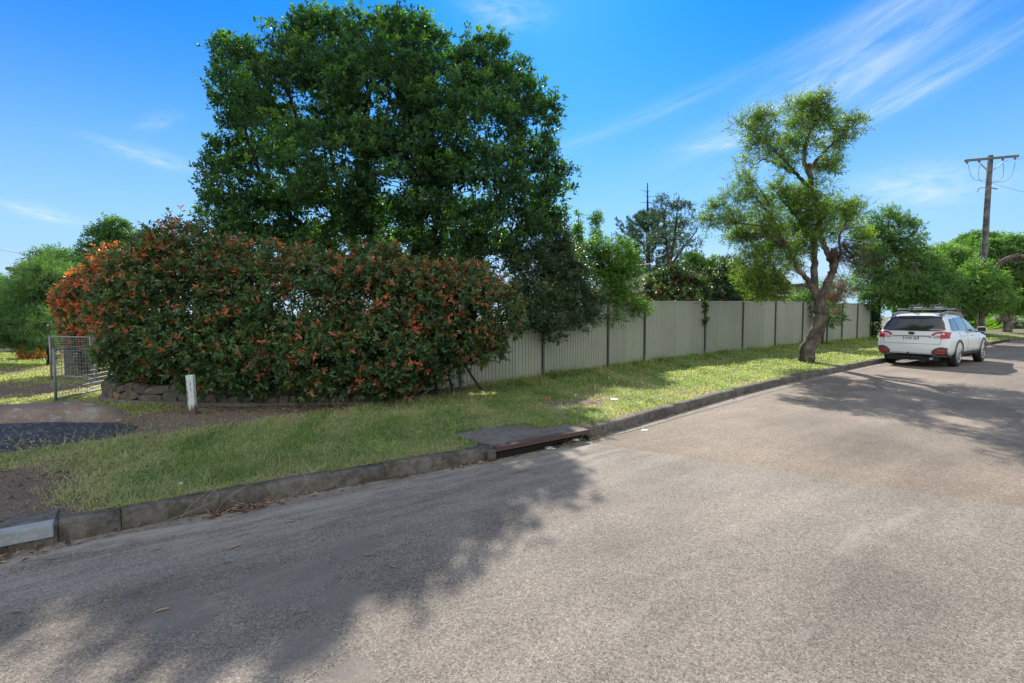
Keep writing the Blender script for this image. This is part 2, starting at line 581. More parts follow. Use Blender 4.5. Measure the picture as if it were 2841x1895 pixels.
M = {}
M['road'] = road_mat()
M['soil'] = soil_mat()
M['kerb'] = concrete_mat('kerb_concrete', (.16, .14, .12), .75, .25)
M['gutter'] = concrete_mat('gutter_concrete', (.24, .21, .175), .5)
M['slab'] = concrete_mat('slab_concrete', (.17, .152, .135), .6, .3)
M['lintel_grey'] = concrete_mat('galvanised_lintel', (.33, .35, .36), .25)
M['void'] = simple('drain_pit_wall', (.03, .028, .025), .95)
M['rust'] = simple('rusty_steel_angle', (.085, .05, .04), .8, 0., .5, 30, .003, 120)
M['fence'] = steel_fence_mat()
M['fence_post'] = simple('fence_channel_steel', (.075, .085, .068), .5, 0., .25, 5)
M['fence_rail'] = simple('fence_rail_steel', (.3, .32, .255), .42, 0., .12, 5)
M['galv'] = simple('galvanised_pipe', (.27, .29, .29), .5, .35, .35, 18)
M['galv_dark'] = simple('old_dark_steel', (.2, .22, .22), .6, .3, .4, 14)
M['timber'] = plank_mat('grey_weathered_timber', (.3, .27, .22))
M['crossarm'] = plank_mat('weathered_green_grey_timber', (.15, .17, .15))
M['paling'] = plank_mat('grey_palings', (.23, .24, .24))
M['post_paint'] = white_post_mat()
M['bark'] = bark_mat('furrowed_bark', (.24, .2, .165), (.38, .33, .28), 11, .16, .035)
M['bark_dark'] = bark_mat('dark_bark', (.085, .06, .045), (.15, .115, .09), 12, .2, .02)
M['bark_pole'] = bark_mat('grey_pole_timber', (.2, .205, .195), (.29, .295, .285), 7, .07, .015)
M['stone'] = concrete_mat('sandstone', (.155, .135, .105), .6, .45)
M['stone_b'] = concrete_mat('ochre_sandstone', (.27, .165, .09), .4, .2)
M['stone_c'] = concrete_mat('grey_stone', (.125, .125, .1), .5, .6)
M['mortar'] = concrete_mat('mortar', (.1, .09, .075), .6, .4)
M['roof'] = simple('brown_roof_tiles', (.085, .066, .058), .9, 0., .35, 12, .01, 40, spec=.1)
M['brick'] = simple('house_wall_brick', (.35, .22, .15), .85, 0., .2, 20)
M['white_wall'] = simple('white_render', (.78, .77, .73), .8)
M['glass'] = simple('window_glass', (.03, .035, .04), .08)
M['green_leaf'] = None

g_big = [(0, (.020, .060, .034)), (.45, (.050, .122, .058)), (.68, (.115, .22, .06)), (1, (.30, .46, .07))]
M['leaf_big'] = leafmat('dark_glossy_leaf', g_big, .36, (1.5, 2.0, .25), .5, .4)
M['leaf_overhang'] = leafmat('dark_olive_leaf', [(0, (0.0325, 0.065, 0.0325)), (0.6, (0.078, 0.13, 0.0585)), (1, (0.234, 0.273, 0.104))], .3, (1.5, 1.8, .3), .38)
M['leaf_photinia'] = leafmat('photinia_leaf', [(0, (0.0234, 0.0676, 0.0312)), (0.38, (0.0975, 0.1885, 0.0715)), (0.52, (0.195, 0.221, 0.0715)), (0.62, (0.286, 0.1755, 0.091)), (0.8, (0.442, 0.156, 0.104)), (1, (0.75, 0.182, 0.0715))], .36, (1.8, 1.5, .35), .3, .55)
M['leaf_bright'] = leafmat('bright_climber_leaf', [(0, (.03, .09, .016)), (.6, (.1, .22, .03)), (1, (.24, .38, .05))], .48, (1.4, 1.6, .25), .45)
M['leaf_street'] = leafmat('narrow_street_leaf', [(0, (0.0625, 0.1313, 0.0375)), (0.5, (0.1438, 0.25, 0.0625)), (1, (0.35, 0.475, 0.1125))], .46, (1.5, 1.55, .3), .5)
M['leaf_right'] = leafmat('mid_green_leaf', [(0, (0.0473, 0.1148, 0.0405)), (0.5, (0.1148, 0.2295, 0.0675)), (1, (0.27, 0.4185, 0.108))], .44, (1.4, 1.6, .4), .5)
M['leaf_camellia'] = leafmat('camellia_leaf', [(0, (0.025, 0.0562, 0.0275)), (0.6, (0.075, 0.125, 0.0438)), (1, (0.25, 0.3125, 0.1125))], .25, (1.4, 1.6, .3), .38, .45)
M['leaf_pine'] = leafmat('blue_green_needle', [(0, (0.042, 0.096, 0.072)), (1, (0.108, 0.192, 0.12))], .2, (1.2, 1.4, .6), .6)
M['leaf_feather'] = leafmat('feathery_green', [(0, (0.0403, 0.1035, 0.046)), (0.6, (0.1092, 0.2185, 0.0805)), (1, (0.23, 0.3565, 0.138))], .42, (1.4, 1.6, .4), .55)
M['leaf_dead'] = leafmat('dead_brown_foliage', [(0, (.09, .065, .04)), (1, (.28, .2, .13))], .3, (1.2, 1.1, .8), .8)
M['petal'] = leafmat('camellia_petal', [(0, (.35, .03, .04)), (1, (.65, .13, .13))], .3, (1.2, .8, .8), .5)
M['petal_lilac'] = leafmat('lilac_petal', [(0, (.35, .2, .35)), (1, (.6, .4, .55))], .3, (1, 1, 1), .5)
M['petal_white'] = leafmat('white_petal', [(0, (.5, .5, .42)), (1, (.8, .8, .75))], .3, (1, 1, 1), .5)
M['grass'] = leafmat('grass_blade', [(0, (.085, .15, .055)), (.35, (.205, .315, .10)), (.6, (.37, .49, .15)), (.72, (.47, .46, .27)), (1, (.62, .57, .43))], .55, (1.35, 1.4, .45), .5, .4)
M['litter_leaf'] = leafmat('fallen_leaf', [(0, (.09, .04, .025)), (.5, (.22, .1, .055)), (1, (.4, .3, .2))], .1, (1, 1, 1), .7)
M['white_litter'] = simple('white_plastic', (.75, .78, .8), .35, 0., .1)
M['red_litter'] = simple('red_plastic', (.6, .05, .04), .4)

# ------------------------------------------------------------------ the setting: road, ground, kerb
def strip_sheet(name, s_list, t_of, z_of, mat, attr=None, **kw):
    s = np.asarray(s_list)
    T_ = np.stack([t_of(k) for k in range(t_of.n)], 1)
    return None


def grid_sheet(name, SS, TT, ZZ, mat, attr=None, **kw):
    ns, nt = SS.shape
    V = S2W(SS.ravel(), TT.ravel(), 0)
    V[:, 2] = ZZ.ravel()
    i = np.arange(ns - 1)[:, None] * nt + np.arange(nt - 1)[None, :]
    F = np.stack([i, i + nt, i + nt + 1, i + 1], -1).reshape(-1, 4)
    me = npmesh(name, V, [F], attr, smooth=True)
    return link(name, me, None, [mat], **kw)


# road sheet up to the foot of the kerb
s_road = np.unique(np.concatenate([np.linspace(-300, -20, 8), np.linspace(-20, 60, 161), np.linspace(60, 300, 8)]))
tt = np.array([-300, -40, -12, -5, 0, 3, 1.0])
s_road = np.unique(np.r_[s_road, -1.63, -1.61, -.48, -.46, 3.12, 3.14, 4.55, 4.57])
SS = np.repeat(s_road[:, None], 7, 1)
TT = np.repeat(tt[None, :], len(s_road), 0)
opening = ((s_road > 3.13) & (s_road < 4.56)) | (s_road < -.47)
TT[:, 6] = kerb_t(s_road) + np.where(opening, .01, .13)
grid_sheet('road', SS, TT, np.zeros_like(SS), M['road'], kind='structure')

# ground sheet from behind the kerb to the horizon
s_g = np.unique(np.concatenate([-np.geomspace(6, 300, 30), np.linspace(-6, 22, 281), np.linspace(22, 60, 120), np.geomspace(60, 300, 20)]))
u = np.concatenate([np.linspace(0, 7, 71), np.linspace(7, 30, 60)[1:], np.geomspace(30, 300, 16)[1:]])
SS = np.repeat(s_g[:, None], len(u), 1)
k0 = kerb_t(s_g) + .14
TT = k0[:, None] + u[None, :]
ZZ = ground_z(SS, TT)
# sink the sheet under the drain slab so the pit stays open
pit = (SS > 3.0) & (SS < 4.62) & (TT < 5.06)
ZZ = np.where(pit, np.minimum(ZZ, .105), ZZ)
Wp = S2W(SS.ravel(), TT.ravel())
grid_sheet('ground', SS, TT, ZZ, M['soil'], {'dirt': ('POINT', dirtness(Wp[:, 0], Wp[:, 1]))}, kind='structure')

# kerb in cast sections
kerb = empty('kerb', (0, 0, 0), kind='structure')
cuts = [-6.0, -3.2, -1.62, -.47, -.12, 1.9, 3.13]
cuts2 = [4.56] + list(np.arange(6.9, 60, 2.4)) + [90, 300]


def kerb_piece(s0, s1, h=.14):
    n = max(2, int((s1 - s0) / .35) + 1)
    n = min(n, 40)
    s = np.linspace(s0 + .003, s1 - .003, n)
    kt = kerb_t(s)
    jit = rng.normal(0, .0025, (n, 2))
    prof = [(0.0, -.06), (0.006, .0), (.018, h - .03), (.03, h - .008), (.052, h), (.14, h + .003), (.152, h - .06)]
    V = []
    for dt, z in prof:
        q = S2W(s, kt + dt + jit[:, 0] * (1 if z > 0 else 0), z)
        q[:, 2] += jit[:, 1] * (1 if z > .05 else 0)
        V.append(q)
    k = len(prof)
    V = np.stack(V, 1).reshape(-1, 3)
    i = np.arange(n - 1)[:, None] * k + np.arange(k - 1)[None, :]
    F = np.stack([i, i + 1, i + k + 1, i + k], -1).reshape(-1, 4)[:, ::-1]
    ends = np.array([list(range(k)), [(n - 1) * k + j for j in reversed(range(k))]])
    me = npmesh('kerb_section', V, [F, ends])
    link('kerb_section', me, kerb, [M['kerb']])


for a, b in list(zip(cuts[2:], cuts[3:])) + list(zip(cuts2, cuts2[1:])):
    if 34.2 < a < 40 and not a > 41:
        continue                                # driveway crossing far down the street
    kerb_piece(a, b)
for a, b in zip(cuts[:2], cuts[1:3]):
    kerb_piece(a, b) if b < -3 else None

sb = np.linspace(-3.3, 60, 300)
sb = sb[(sb < 3.1) | (sb > 4.6)]
for part in (sb[sb < 3.1], sb[sb > 4.6]):
    grid = np.repeat(part[:, None], 2, 1)
    tk = np.repeat(kerb_t(part)[:, None], 2, 1) + .1
    zz = np.stack([np.full(len(part), -.1), np.full(len(part), .134)], 1)
    V_ = S2W(grid.ravel(), tk.ravel()); V_[:, 2] = zz.ravel()
    i_ = np.arange(len(part) - 1)[:, None] * 2
    link('kerb_backing', npmesh('kerb_backing', V_, [i_ + np.array([[0, 2, 3, 1]])]), kerb, [M['void']])

# concrete gutter strip beyond the drain
s = np.linspace(4.5, 60, 140)
off = [.235, .0]
SS = np.repeat(s[:, None], 2, 1)
TT = np.stack([kerb_t(s) - np.interp(s, [4.5, 5.5, 9, 60], [.05, .16, .26, .3]), kerb_t(s) + .008], 1)
grid_sheet('gutter', SS, TT, np.full_like(SS, .005), M['gutter'], kind='structure')


# storm drains -------------------------------------------------------
def to_world(objs_root, s, t):
    p = S2W(s, t)
    objs_root.location = (p[0], p[1], 0)
    objs_root.rotation_euler = (0, 0, math.atan2(.6, .8))


dr = empty('storm_drain', label='kerb inlet drain with rusty steel lintel and concrete slab top', cat='drain')
to_world(dr, 3.13, 4.47)
L_ = 1.43
b = MB(); b.box((.0, -.012, .092), (L_, .02, .142)); b.box((.0, .0205, .128), (L_, .09, .142))
b.build('steel_lintel', M['rust'], dr)
b = MB(); b.box((-.02, .092, .06), (.98, .50, .144)); b.build('cover_slab', M['slab'], dr, bevel=.006)
b = MB(); b.box((-.06, .507, .06), (.78, .86, .138)); b.build('cover_slab', M['slab'], dr, bevel=.006)
b = MB(); b.box((.99, .092, .06), (L_ + .01, .40, .142)); b.build('cover_slab', M['slab'], dr, bevel=.006)
b = MB()
b.box((.0, .60, -.5), (L_, .62, .06)); b.box((0, .0, -.52), (L_, .6, -.5)); b.box((-.02, .0, -.5), (-.002, .62, .06)); b.box((L_ + .002, .0, -.5), (L_ + .02, .62, .06))
b.box((0, .02, .055), (L_, .6, .0595))
b.build('pit', M['void'], dr)
b = MB(); b.box((-.1, -.01, -.05), (.0, .09, .12)); b.build('end_block', M['kerb'], dr, bevel=.012)
dr2 = empty('storm_drain', label='kerb inlet drain with pale grey lintel at the left edge', cat='drain')
to_world(dr2, -1.62, 4.66)
b = MB(); b.box((-1.2, -.03, .06), (1.13, .09, .15)); b.build('lintel', M['lintel_grey'], dr2, bevel=.008)
b = MB(); b.box((-1.2, .092, .05), (1.13, .36, .146)); b.build('cover_slab', M['slab'], dr2, bevel=.006)
b = MB(); b.box((.9, -.01, -.05), (1.13, .2, .058)); b.build('end_block', M['kerb'], dr2, bevel=.01)
b = MB(); b.box((-1.2, .28, -.4), (.9, .3, .058)); b.box((-1.2, .01, -.42), (.9, .28, -.4)); b.build('pit', M['void'], dr2)


# ------------------------------------------------------------------ foliage
def scatter_leaves(C, A, per, spray, ll, lw, tint, r=None, flat=.6, spread=.9, fold=.25, six=False, droop=0.):
    """C spray bases, A spray axes, per leaves in each; returns V, faces, face tints"""
    r = r or rng
    n = len(C)
    k = np.tile((np.arange(per) + .5) / per, (n, 1)) + r.uniform(-.1, .1, (n, per))
    P = C[:, None] + A[:, None] * (k * spray)[..., None]
    rad = unit(r.normal(0, 1, (n, per, 3)))
    rad = rad - (rad * A[:, None]).sum(-1, keepdims=True) * A[:, None] * .8
    D = unit(A[:, None] * r.uniform(.25, .9, (n, per, 1)) + unit(rad) * spread)
    D[..., 2] -= droop
    D = unit(D)
    up = np.zeros_like(D); up[..., 2] = flat
    up = up + r.normal(0, .55, D.shape) + A[:, None] * .3
    Wd = unit(np.cross(D, up))
    N = unit(np.cross(Wd, D))
    sz = r.uniform(.65, 1.2, (n, per, 1))
    l, w = ll * sz, lw * sz
    f = N * (w * fold)
    if six:
        pts = [P, P + D * l * .35 + Wd * w * .45 + f, P + D * l * .75 + Wd * w * .42 + f, P + D * l, P + D * l * .75 - Wd * w * .42 + f, P + D * l * .35 - Wd * w * .45 + f]
        q = [(0, 3, 2, 1), (0, 5, 4, 3)]
        m = 6
    else:
        pts = [P, P + D * l * .5 + Wd * w * .5 + f, P + D * l, P + D * l * .5 - Wd * w * .5 + f]
        q = [(0, 1, 2, 3)] if fold < .05 else [(0, 2, 1), (0, 3, 2)]
        m = 4
    V = np.stack(pts, 2).reshape(-1, 3)
    base = np.arange(n * per)[:, None] * m
    F = np.concatenate([base + np.array(x)[None] for x in q], 0)
    t = np.repeat(tint[:, None], per, 1) + r.normal(0, .07, (n, per))
    t = np.clip(t, 0, 1).ravel()
    return V, F, np.tile(t, len(q))


def crown_points(blobs, n_clump, per_clump, cr, r, lo=.62, hi=1.02, core=.55, flat_axis=.4):
    """blobs rows x y z rx ry rz; clump centres in the blobs' shells, sprays around each"""
    B = np.asarray(blobs, float)
    area = (B[:, 3] * B[:, 4] + B[:, 4] * B[:, 5] + B[:, 3] * B[:, 5])
    idx = r.choice(len(B), int(n_clump * 1.6), p=area / area.sum())
    d = unit(r.normal(0, 1, (len(idx), 3)))
    rad = r.uniform(lo, hi, (len(idx), 1))
    C = B[idx, :3] + d * rad * B[idx, 3:6]
    q = (C[:, None] - B[None, :, :3]) / B[None, :, 3:6]
    dist = np.linalg.norm(q, axis=-1)
    ok = (dist < core).sum(1) == 0
    C, d, idx = C[ok][:n_clump], d[ok][:n_clump], idx[ok][:n_clump]
    clump_tint = r.normal(0, 1, len(C))
    crs = cr * r.uniform(.6, 1.35, len(C))
    off = unit(r.normal(0, 1, (len(C), per_clump, 3))) * (r.uniform(0, 1, (len(C), per_clump, 1)) ** .5)
    off[..., 2] *= .75
    P = C[:, None] + off * crs[:, None, None]
    A = unit(d[:, None] * .55 + off * .8 + np.array([0, 0, flat_axis]))
    out = (off * np.array([0, 0, 1.])).sum(-1)
    return P.reshape(-1, 3), A.reshape(-1, 3), np.repeat(clump_tint, per_clump), out.ravel(), C, idx


def mesh_leaves(name, packs, mats, parent, **kw):
    Vs, Fs, Ts, off = [], [], [], 0
    for V, F, t in packs:
        Vs.append(V); Fs.append(F + off); Ts.append(t); off += len(V)
    k = Fs[0].shape[1]
    me = npmesh(name, np.concatenate(Vs), [np.concatenate(Fs)], {'tint': ('FACE', np.concatenate(Ts))})
    return link(name, me, parent, mats, world=True, **kw)


def twigs(name, P0, P1, r0, mat, parent, r=None, bend=.12, **kw):
    """many thin three-sided twigs from P0 to P1"""
    r = r or rng
    n = len(P0)
    ln = np.linalg.norm(P1 - P0, axis=-1, keepdims=True)
    M1 = (P0 + P1) / 2 + r.normal(0, 1, (n, 3)) * ln * bend
    ring = []
    d = unit(P1 - P0)
    a = unit(np.cross(d, np.array([.3, .2, .93]) + r.normal(0, .1, (n, 3))))
    b2 = np.cross(d, a)
    rr = np.broadcast_to(np.asarray(r0, float).reshape(-1, 1), (n, 1))
    for P, k in ((P0, 1.), (M1, .65), (P1, .25)):
        for th in (0, 2.094, 4.189):
            ring.append(P + (a * math.cos(th) + b2 * math.sin(th)) * rr * k)
    V = np.stack(ring, 1).reshape(-1, 3)
    base = np.arange(n)[:, None] * 9
    F = []
    for i in range(2):
        for k in range(3):
            k2 = (k + 1) % 3
            F.append(base + np.array([[i * 3 + k, i * 3 + k2, i * 3 + 3 + k2, i * 3 + 3 + k]]))
    me = npmesh(name, V, [np.concatenate(F, 0)])
    kw.setdefault('kind', 'stuff')
    return link(name, me, parent, [mat], world=True, **kw)


def smooth_path(pts, n=6):
    pts = np.asarray(pts, float)
    out = []
    m = len(pts)
    for i in range(m - 1):
        p0, p1, p2, p3 = pts[max(i - 1, 0)], pts[i], pts[i + 1], pts[min(i + 2, m - 1)]
        for k in range(n):
            u_ = k / n
            out.append(.5 * ((2 * p1) + (-p0 + p2) * u_ + (2 * p0 - 5 * p1 + 4 * p2 - p3) * u_ ** 2 + (-p0 + 3 * p1 - 3 * p2 + p3) * u_ ** 3))
    out.append(pts[-1])
    return np.array(out)


def limb(b, pts, r0, r1, n=9, wob=.07, jit=.015, seg=5):
    """a bent limb through world points"""
    P = smooth_path(pts, seg)
    P[1:-1] += rng.normal(0, jit, P[1:-1].shape)
    rad = np.linspace(0, 1, len(P))
    rad = r0 + (r1 - r0) * rad ** .8
    b.tube(P, list(rad), n, wob)
    return P


def connect(C, nodes, k=1):
    """nearest limb node lower than each clump centre"""
    out = np.empty_like(C)
    for i in range(len(C)):
        d = np.linalg.norm(nodes - C[i], axis=1) + np.maximum(nodes[:, 2] - C[i, 2], 0) * 1.2
        out[i] = nodes[np.argmin(d)]
    return out


def make_tree(name, label, cat, base, limbs, blobs, leafm, bark, n_clump, per_clump, cr, per, spray, ll, lw, seed,
              group=None, flat=.6, spread=.9, six=False, tint_mid=.42, tint_var=.12, droop=0., lo=.62, hi=1.02, core=.55,
              top_bright=.15, twig_r=.012, limb_sides=9, extra=None, flat_axis=.4, trunk_name='trunk', wob=.07, fold=.25, twig_max=9.):
    """limbs: list of (points, r0, r1); blobs in world metres"""
    global rng
    r = np.random.default_rng(seed)
    root = empty(name, tuple(base), label=label, cat=cat, group=group)
    nodes = []
    for i, (pts, r0, r1) in enumerate(limbs):
        b = MB()
        P = limb(b, pts, r0, r1, limb_sides, wob)
        nodes.append(P[len(P) // 3:] if i == 0 and len(limbs) > 1 else P)
        b.build(trunk_name if i == 0 else 'limb', bark, root, smooth=True, world=True)
    P, A, ct, out, C, idx = crown_points(blobs, n_clump, per_clump, cr, r, lo, hi, core, flat_axis)
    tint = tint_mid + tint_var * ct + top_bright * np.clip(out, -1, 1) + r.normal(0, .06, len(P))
    pk = scatter_leaves(P, A, per, spray, ll, lw, np.clip(tint, 0, 1), r, flat, spread, fold, six=six, droop=droop)
    mesh_leaves('crown', [pk], [leafm], root)
    if nodes:
        N = np.concatenate(nodes)
        Q = connect(C, N)
        twigs('branches', Q, C, np.clip(np.linalg.norm(C - Q, axis=1) * .008, .005, .022) * (twig_r / .012) * (np.linalg.norm(C - Q, axis=1) < twig_max), bark, root, r)
        # fine twigs inside each clump
        sel = r.choice(len(P), min(len(P), n_clump * 3), replace=False)
        cen = np.repeat(C, per_clump, 0)[sel]
        twigs('twigs', cen, P[sel] + A[sel] * spray * .6, twig_r * .35, bark, root, r)
    if extra:
        extra(root, C, P, A, r)
    return root


def bl(lst, Y0, ky=1.0, ry=None):
    """blob rows from print coordinates: (x, y, rx, ry[, dY[, depth radius]])"""
    out = []
    for q in lst:
        dY = q[4] if len(q) > 4 else 0.
        Y = Y0 + dY
        p = at(q[0], q[1], Y)
        m = Y / 1158.5
        rx, rz = q[2] * m, q[3] * m
        rd = q[5] if len(q) > 5 else (ry if ry else (rx + rz) / 2 * ky)
        out.append([*p, rx, rd, rz])
    return out


def pth(lst, Y0):
    return [at(q[0], q[1], Y0 + (q[2] if len(q) > 2 else 0)) for q in lst]


# big dense tree behind the hedge ------------------------------------
BY = 13.6
big_blobs = bl([(745, 124, 90, 76, -.3), (640, 140, 80, 65, .5), (560, 175, 55, 70, 0), (525, 120, 30, 22, .4), (845, 120, 45, 78, .6), (930, 126, 75, 76, -.2),
    (985, 130, 50, 60, .9), (720, 58, 40, 30), (690, 80, 30, 30), (808, 56, 16, 34, .3), (822, 46, 10, 20), (895, 56, 30, 32), (925, 51, 16, 26, .3), (955, 60, 25, 30), (1115, 110, 26, 22, .2), (1140, 130, 14, 40), (1190, 175, 18, 30), (1218, 200, 16, 22), (1262, 250, 16, 20, .3), (1300, 400, 16, 26), (505, 105, 18, 12, .2), (495, 195, 16, 20, .2), (700, 230, 130, 110, -1.0), (545, 245, 50, 45, .3), (600, 300, 70, 80, .8), (870, 230, 140, 120, -1.4), (1000, 220, 100, 95, .2),
    (1110, 150, 62, 62, .4), (1165, 215, 70, 75, -.3), (1060, 310, 130, 110, -1.5), (1220, 300, 55, 75, .4), (1235, 225, 25, 35, .8),
    (625, 400, 95, 80, .2), (520, 345, 36, 22, .3), (500, 375, 26, 20, .6), (545, 430, 75, 55, -.3), (760, 380, 130, 100, -1.7), (910, 400, 120, 105, -1.6),
    (1085, 430, 130, 90, -1.7), (1225, 400, 62, 75, -.2), (1270, 440, 42, 45, .2), (500, 480, 45, 40, .5), (600, 500, 90, 50, -.4), (730, 500, 110, 60, .8),
    (890, 520, 90, 45, 1.3), (1030, 510, 90, 50, .9), (1150, 520, 110, 65, -.9), (1240, 500, 55, 35, .3), (1120, 590, 90, 50, -.8), (560, 545, 70, 35, .3), (1010, 590, 60, 30, .6), (700, 560, 60, 30, .8), (620, 565, 80, 35), (760, 560, 80, 35, -.8), (880, 585, 60, 26, -1), (1060, 575, 90, 45, -.9), (820, 500, 70, 40, -.8), (960, 520, 60, 34, -1.0)], BY, .95)
bx = pth([(930, 760), (935, 690), (950, 640), (970, 590)], BY)
limbs = [(pth([(935, 790), (930, 700), (925, 640)], BY), .30, .24),
    (pth([(925, 660), (890, 590), (850, 520), (830, 430), (845, 300), (850, 150)], BY), .2, .03),
    (pth([(925, 650), (850, 600), (800, 540), (740, 440), (690, 300), (650, 170)], BY), .19, .03),
    (pth([(915, 660), (840, 640), (760, 570), (650, 480), (590, 380), (545, 230)], BY), .16, .02),
    (pth([(930, 650), (960, 560), (960, 470), (930, 330), (930, 150)], BY), .17, .03),
    (pth([(935, 650), (1000, 580), (1030, 480), (1040, 350), (1100, 180)], BY), .17, .03),
    (pth([(940, 655), (1020, 610), (1100, 520), (1170, 400), (1190, 260)], BY), .16, .02),
    (pth([(935, 660), (1040, 620), (1150, 560), (1240, 460)], BY), .14, .03),
    (pth([(910, 665), (800, 640), (680, 560), (560, 500), (500, 470)], BY), .13, .02),
    (pth([(920, 650), (870, 560), (790, 470), (760, 350), (740, 150)], BY, ), .15, .02),
    (pth([(930, 640), (1000, 530), (1000, 400, -.5), (990, 250, -.5)], BY), .13, .02)]
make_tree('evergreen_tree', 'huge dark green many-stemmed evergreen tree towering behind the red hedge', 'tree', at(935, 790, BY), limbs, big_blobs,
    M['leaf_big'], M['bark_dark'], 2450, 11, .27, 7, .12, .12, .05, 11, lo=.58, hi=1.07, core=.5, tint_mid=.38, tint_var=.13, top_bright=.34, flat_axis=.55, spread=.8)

# photinia hedge -------------------------------------------------------
def hedge_shrub(label, blobs, n_clump, seed, red=.0, per_clump=9, stems=14, base=None):
    r = np.random.default_rng(seed)
    B = np.asarray(blobs)
    if base is None:
        base = (B[:, 0].mean(), B[:, 1].mean(), .12)
    root = empty('photinia_shrub', tuple(base), label=label, cat='shrub', group='red tipped photinia hedge')
    P, A, ct, out, C, idx = crown_points(B, n_clump, per_clump, .2, r, .72, 1.04, .62, .35)
    keep = P[:, 2] > .14 + .06 * r.normal(0, 1, len(P))
    # ragged openings where the sunlit garden shows through
    hole = vnoise(P[:, 0] * 1.0, P[:, 2] * 1.3, 4.2) > .42
    keep &= ~(hole & (P[:, 2] < 1.8) & (P[:, 2] > .5))
    keep &= ~((P[:, 2] > .5) & (P[:, 2] < 1.8) & (P[:, 1] > B[:, 1].mean()) & (r.uniform(0, 1, len(P)) < .5))
    P, A, ct, out = P[keep], A[keep], ct[keep], out[keep]
    top = np.interp(P[:, 2], [.3, 1.2, 2.2, 2.9], [0, .06, .14, .24])
    young = r.uniform(0, 1, len(P)) < (.03 + top * .6 + red + .32 * (ct > 1.05) + .12 * (out > .45))
    tint = np.where(young, r.uniform(.58, .92, len(P)) + red * .3, r.uniform(.05, .44, len(P)))
    pk = scatter_leaves(P, A, 7, .1, .088, .036, np.clip(tint, 0, 1), r, .5, .85, .18, six=True, droop=.12)
    mesh_leaves('crown', [pk], [M['leaf_photinia']], root)
    lo_, hi_ = B[:, :2].min(0), B[:, :2].max(0)
    nodes = []
    b = MB()
    for i in range(stems):
        j = r.integers(len(B))
        x, y = B[j, 0] * .6 + base[0] * .4 + r.normal(0, .15), B[j, 1] * .5 + base[1] * .5 + r.normal(0, .12)
        p0 = np.array([x, y, .1])
        p1 = p0 + np.array([r.normal(0, .2), r.normal(0, .15), r.uniform(.6, 1.0)])
        p2 = p1 + np.array([r.normal(0, .35), r.normal(0, .25), r.uniform(.6, 1.1)])
        nodes.append(limb(b, [p0, p1, p2], r.uniform(.02, .04), .01, 6, .05, .01, 4))
    b.build('stems', M['bark_dark'], root, smooth=True, world=True)
    N = np.concatenate(nodes)
    Q = connect(C, N)
    kk = C[:, 2] > .35
    twigs('branches', Q[kk], C[kk], .007, M['bark_dark'], root, r)
    return root


def hb(lst):
    """hedge blobs: (x print, y print of the top, Y, rx m, ry m) from the soil to the top"""
    out = []
    for x, ytop, Y, rx, ry in lst:
        p = at(x, ytop, Y)
        z1 = p[2]
        z0 = .25
        out.append([p[0], p[1], (z0 + z1) / 2, rx, ry, (z1 - z0) / 2])
    return out


hedge_shrub('tallest rounded photinia shrub with red tips, at its left end behind the white post',
    hb([(294, 612, 9.8, .42, .7), (325, 560, 9.7, .55, .8), (375, 528, 9.65, .7, .85), (440, 510, 9.7, .6, .85), (498, 550, 9.7, .6, .8)]) +
    [[-5.3, 8.9, .46, .5, .35, .3], [-4.85, 8.85, .42, .45, .35, .3], [-5.7, 9.25, .95, .95, .75, .62], [-6.62, 9.6, 1.0, .55, .6, .62], [-6.85, 9.7, 1.6, .45, .6, .7], [-4.8, 9.3, 1.1, .8, .7, .8]], 1050, 21)
hedge_shrub('middle photinia shrub of the hedge, dense red and green, below the big tree',
    hb([(560, 570, 9.8, .7, .8), (640, 562, 9.7, .75, .85), (720, 570, 9.7, .75, .85), (800, 578, 9.8, .75, .85)]) +
    [[-4.3, 8.85, .5, .7, .4, .32], [-3.2, 8.85, .48, .7, .4, .32], [-4.4, 9.1, .85, .9, .75, .7], [-3.3, 9.0, .85, .9, .8, .7], [-3.8, 9.3, 1.6, .9, .7, .7]], 1050, 22)
hedge_shrub('photinia shrub right of the middle one, its red tops against the big tree trunk',
    hb([(870, 560, 9.8, .75, .85), (940, 590, 9.8, .75, .8), (1000, 625, 9.9, .6, .7)]) +
    [[-2.3, 8.95, .5, .6, .4, .34], [-2.4, 9.1, .85, .85, .75, .7], [-1.75, 9.5, 1.2, .6, .6, .6]], 820, 23, .03)
hedge_shrub('bronze photinia shrub spilling over the low end of the metal fence',
    [[*at(1070, 700, 9.9), .8, .7, .75], [*at(1130, 720, 10.2), .55, .6, .62], [*at(1040, 775, 9.7), .4, .4, .3], [*at(1095, 800, 9.8), .3, .3, .22], [*at(1155, 735, 10.2), .34, .4, .45],
     [*at(1000, 710, 9.8), .6, .7, .8], [*at(930, 800, 9.5), .6, .5, .5], [*at(1140, 770, 10.2), .32, .4, .4]], 760, 24, .06, 9, 6, base=(-1.5, 10.0, .1))
hedge_shrub('photinia shrub with sunlit orange red top standing behind the wire gates',
    hb([(200, 632, 13.3, .6, .7), (232, 600, 13.1, .6, .7), (272, 570, 12.8, .65, .75)]) +
    [[*at(188, 700, 13.2), .45, .6, .8], [*at(213, 740, 13.1), .5, .6, .6]], 800, 25, .34)


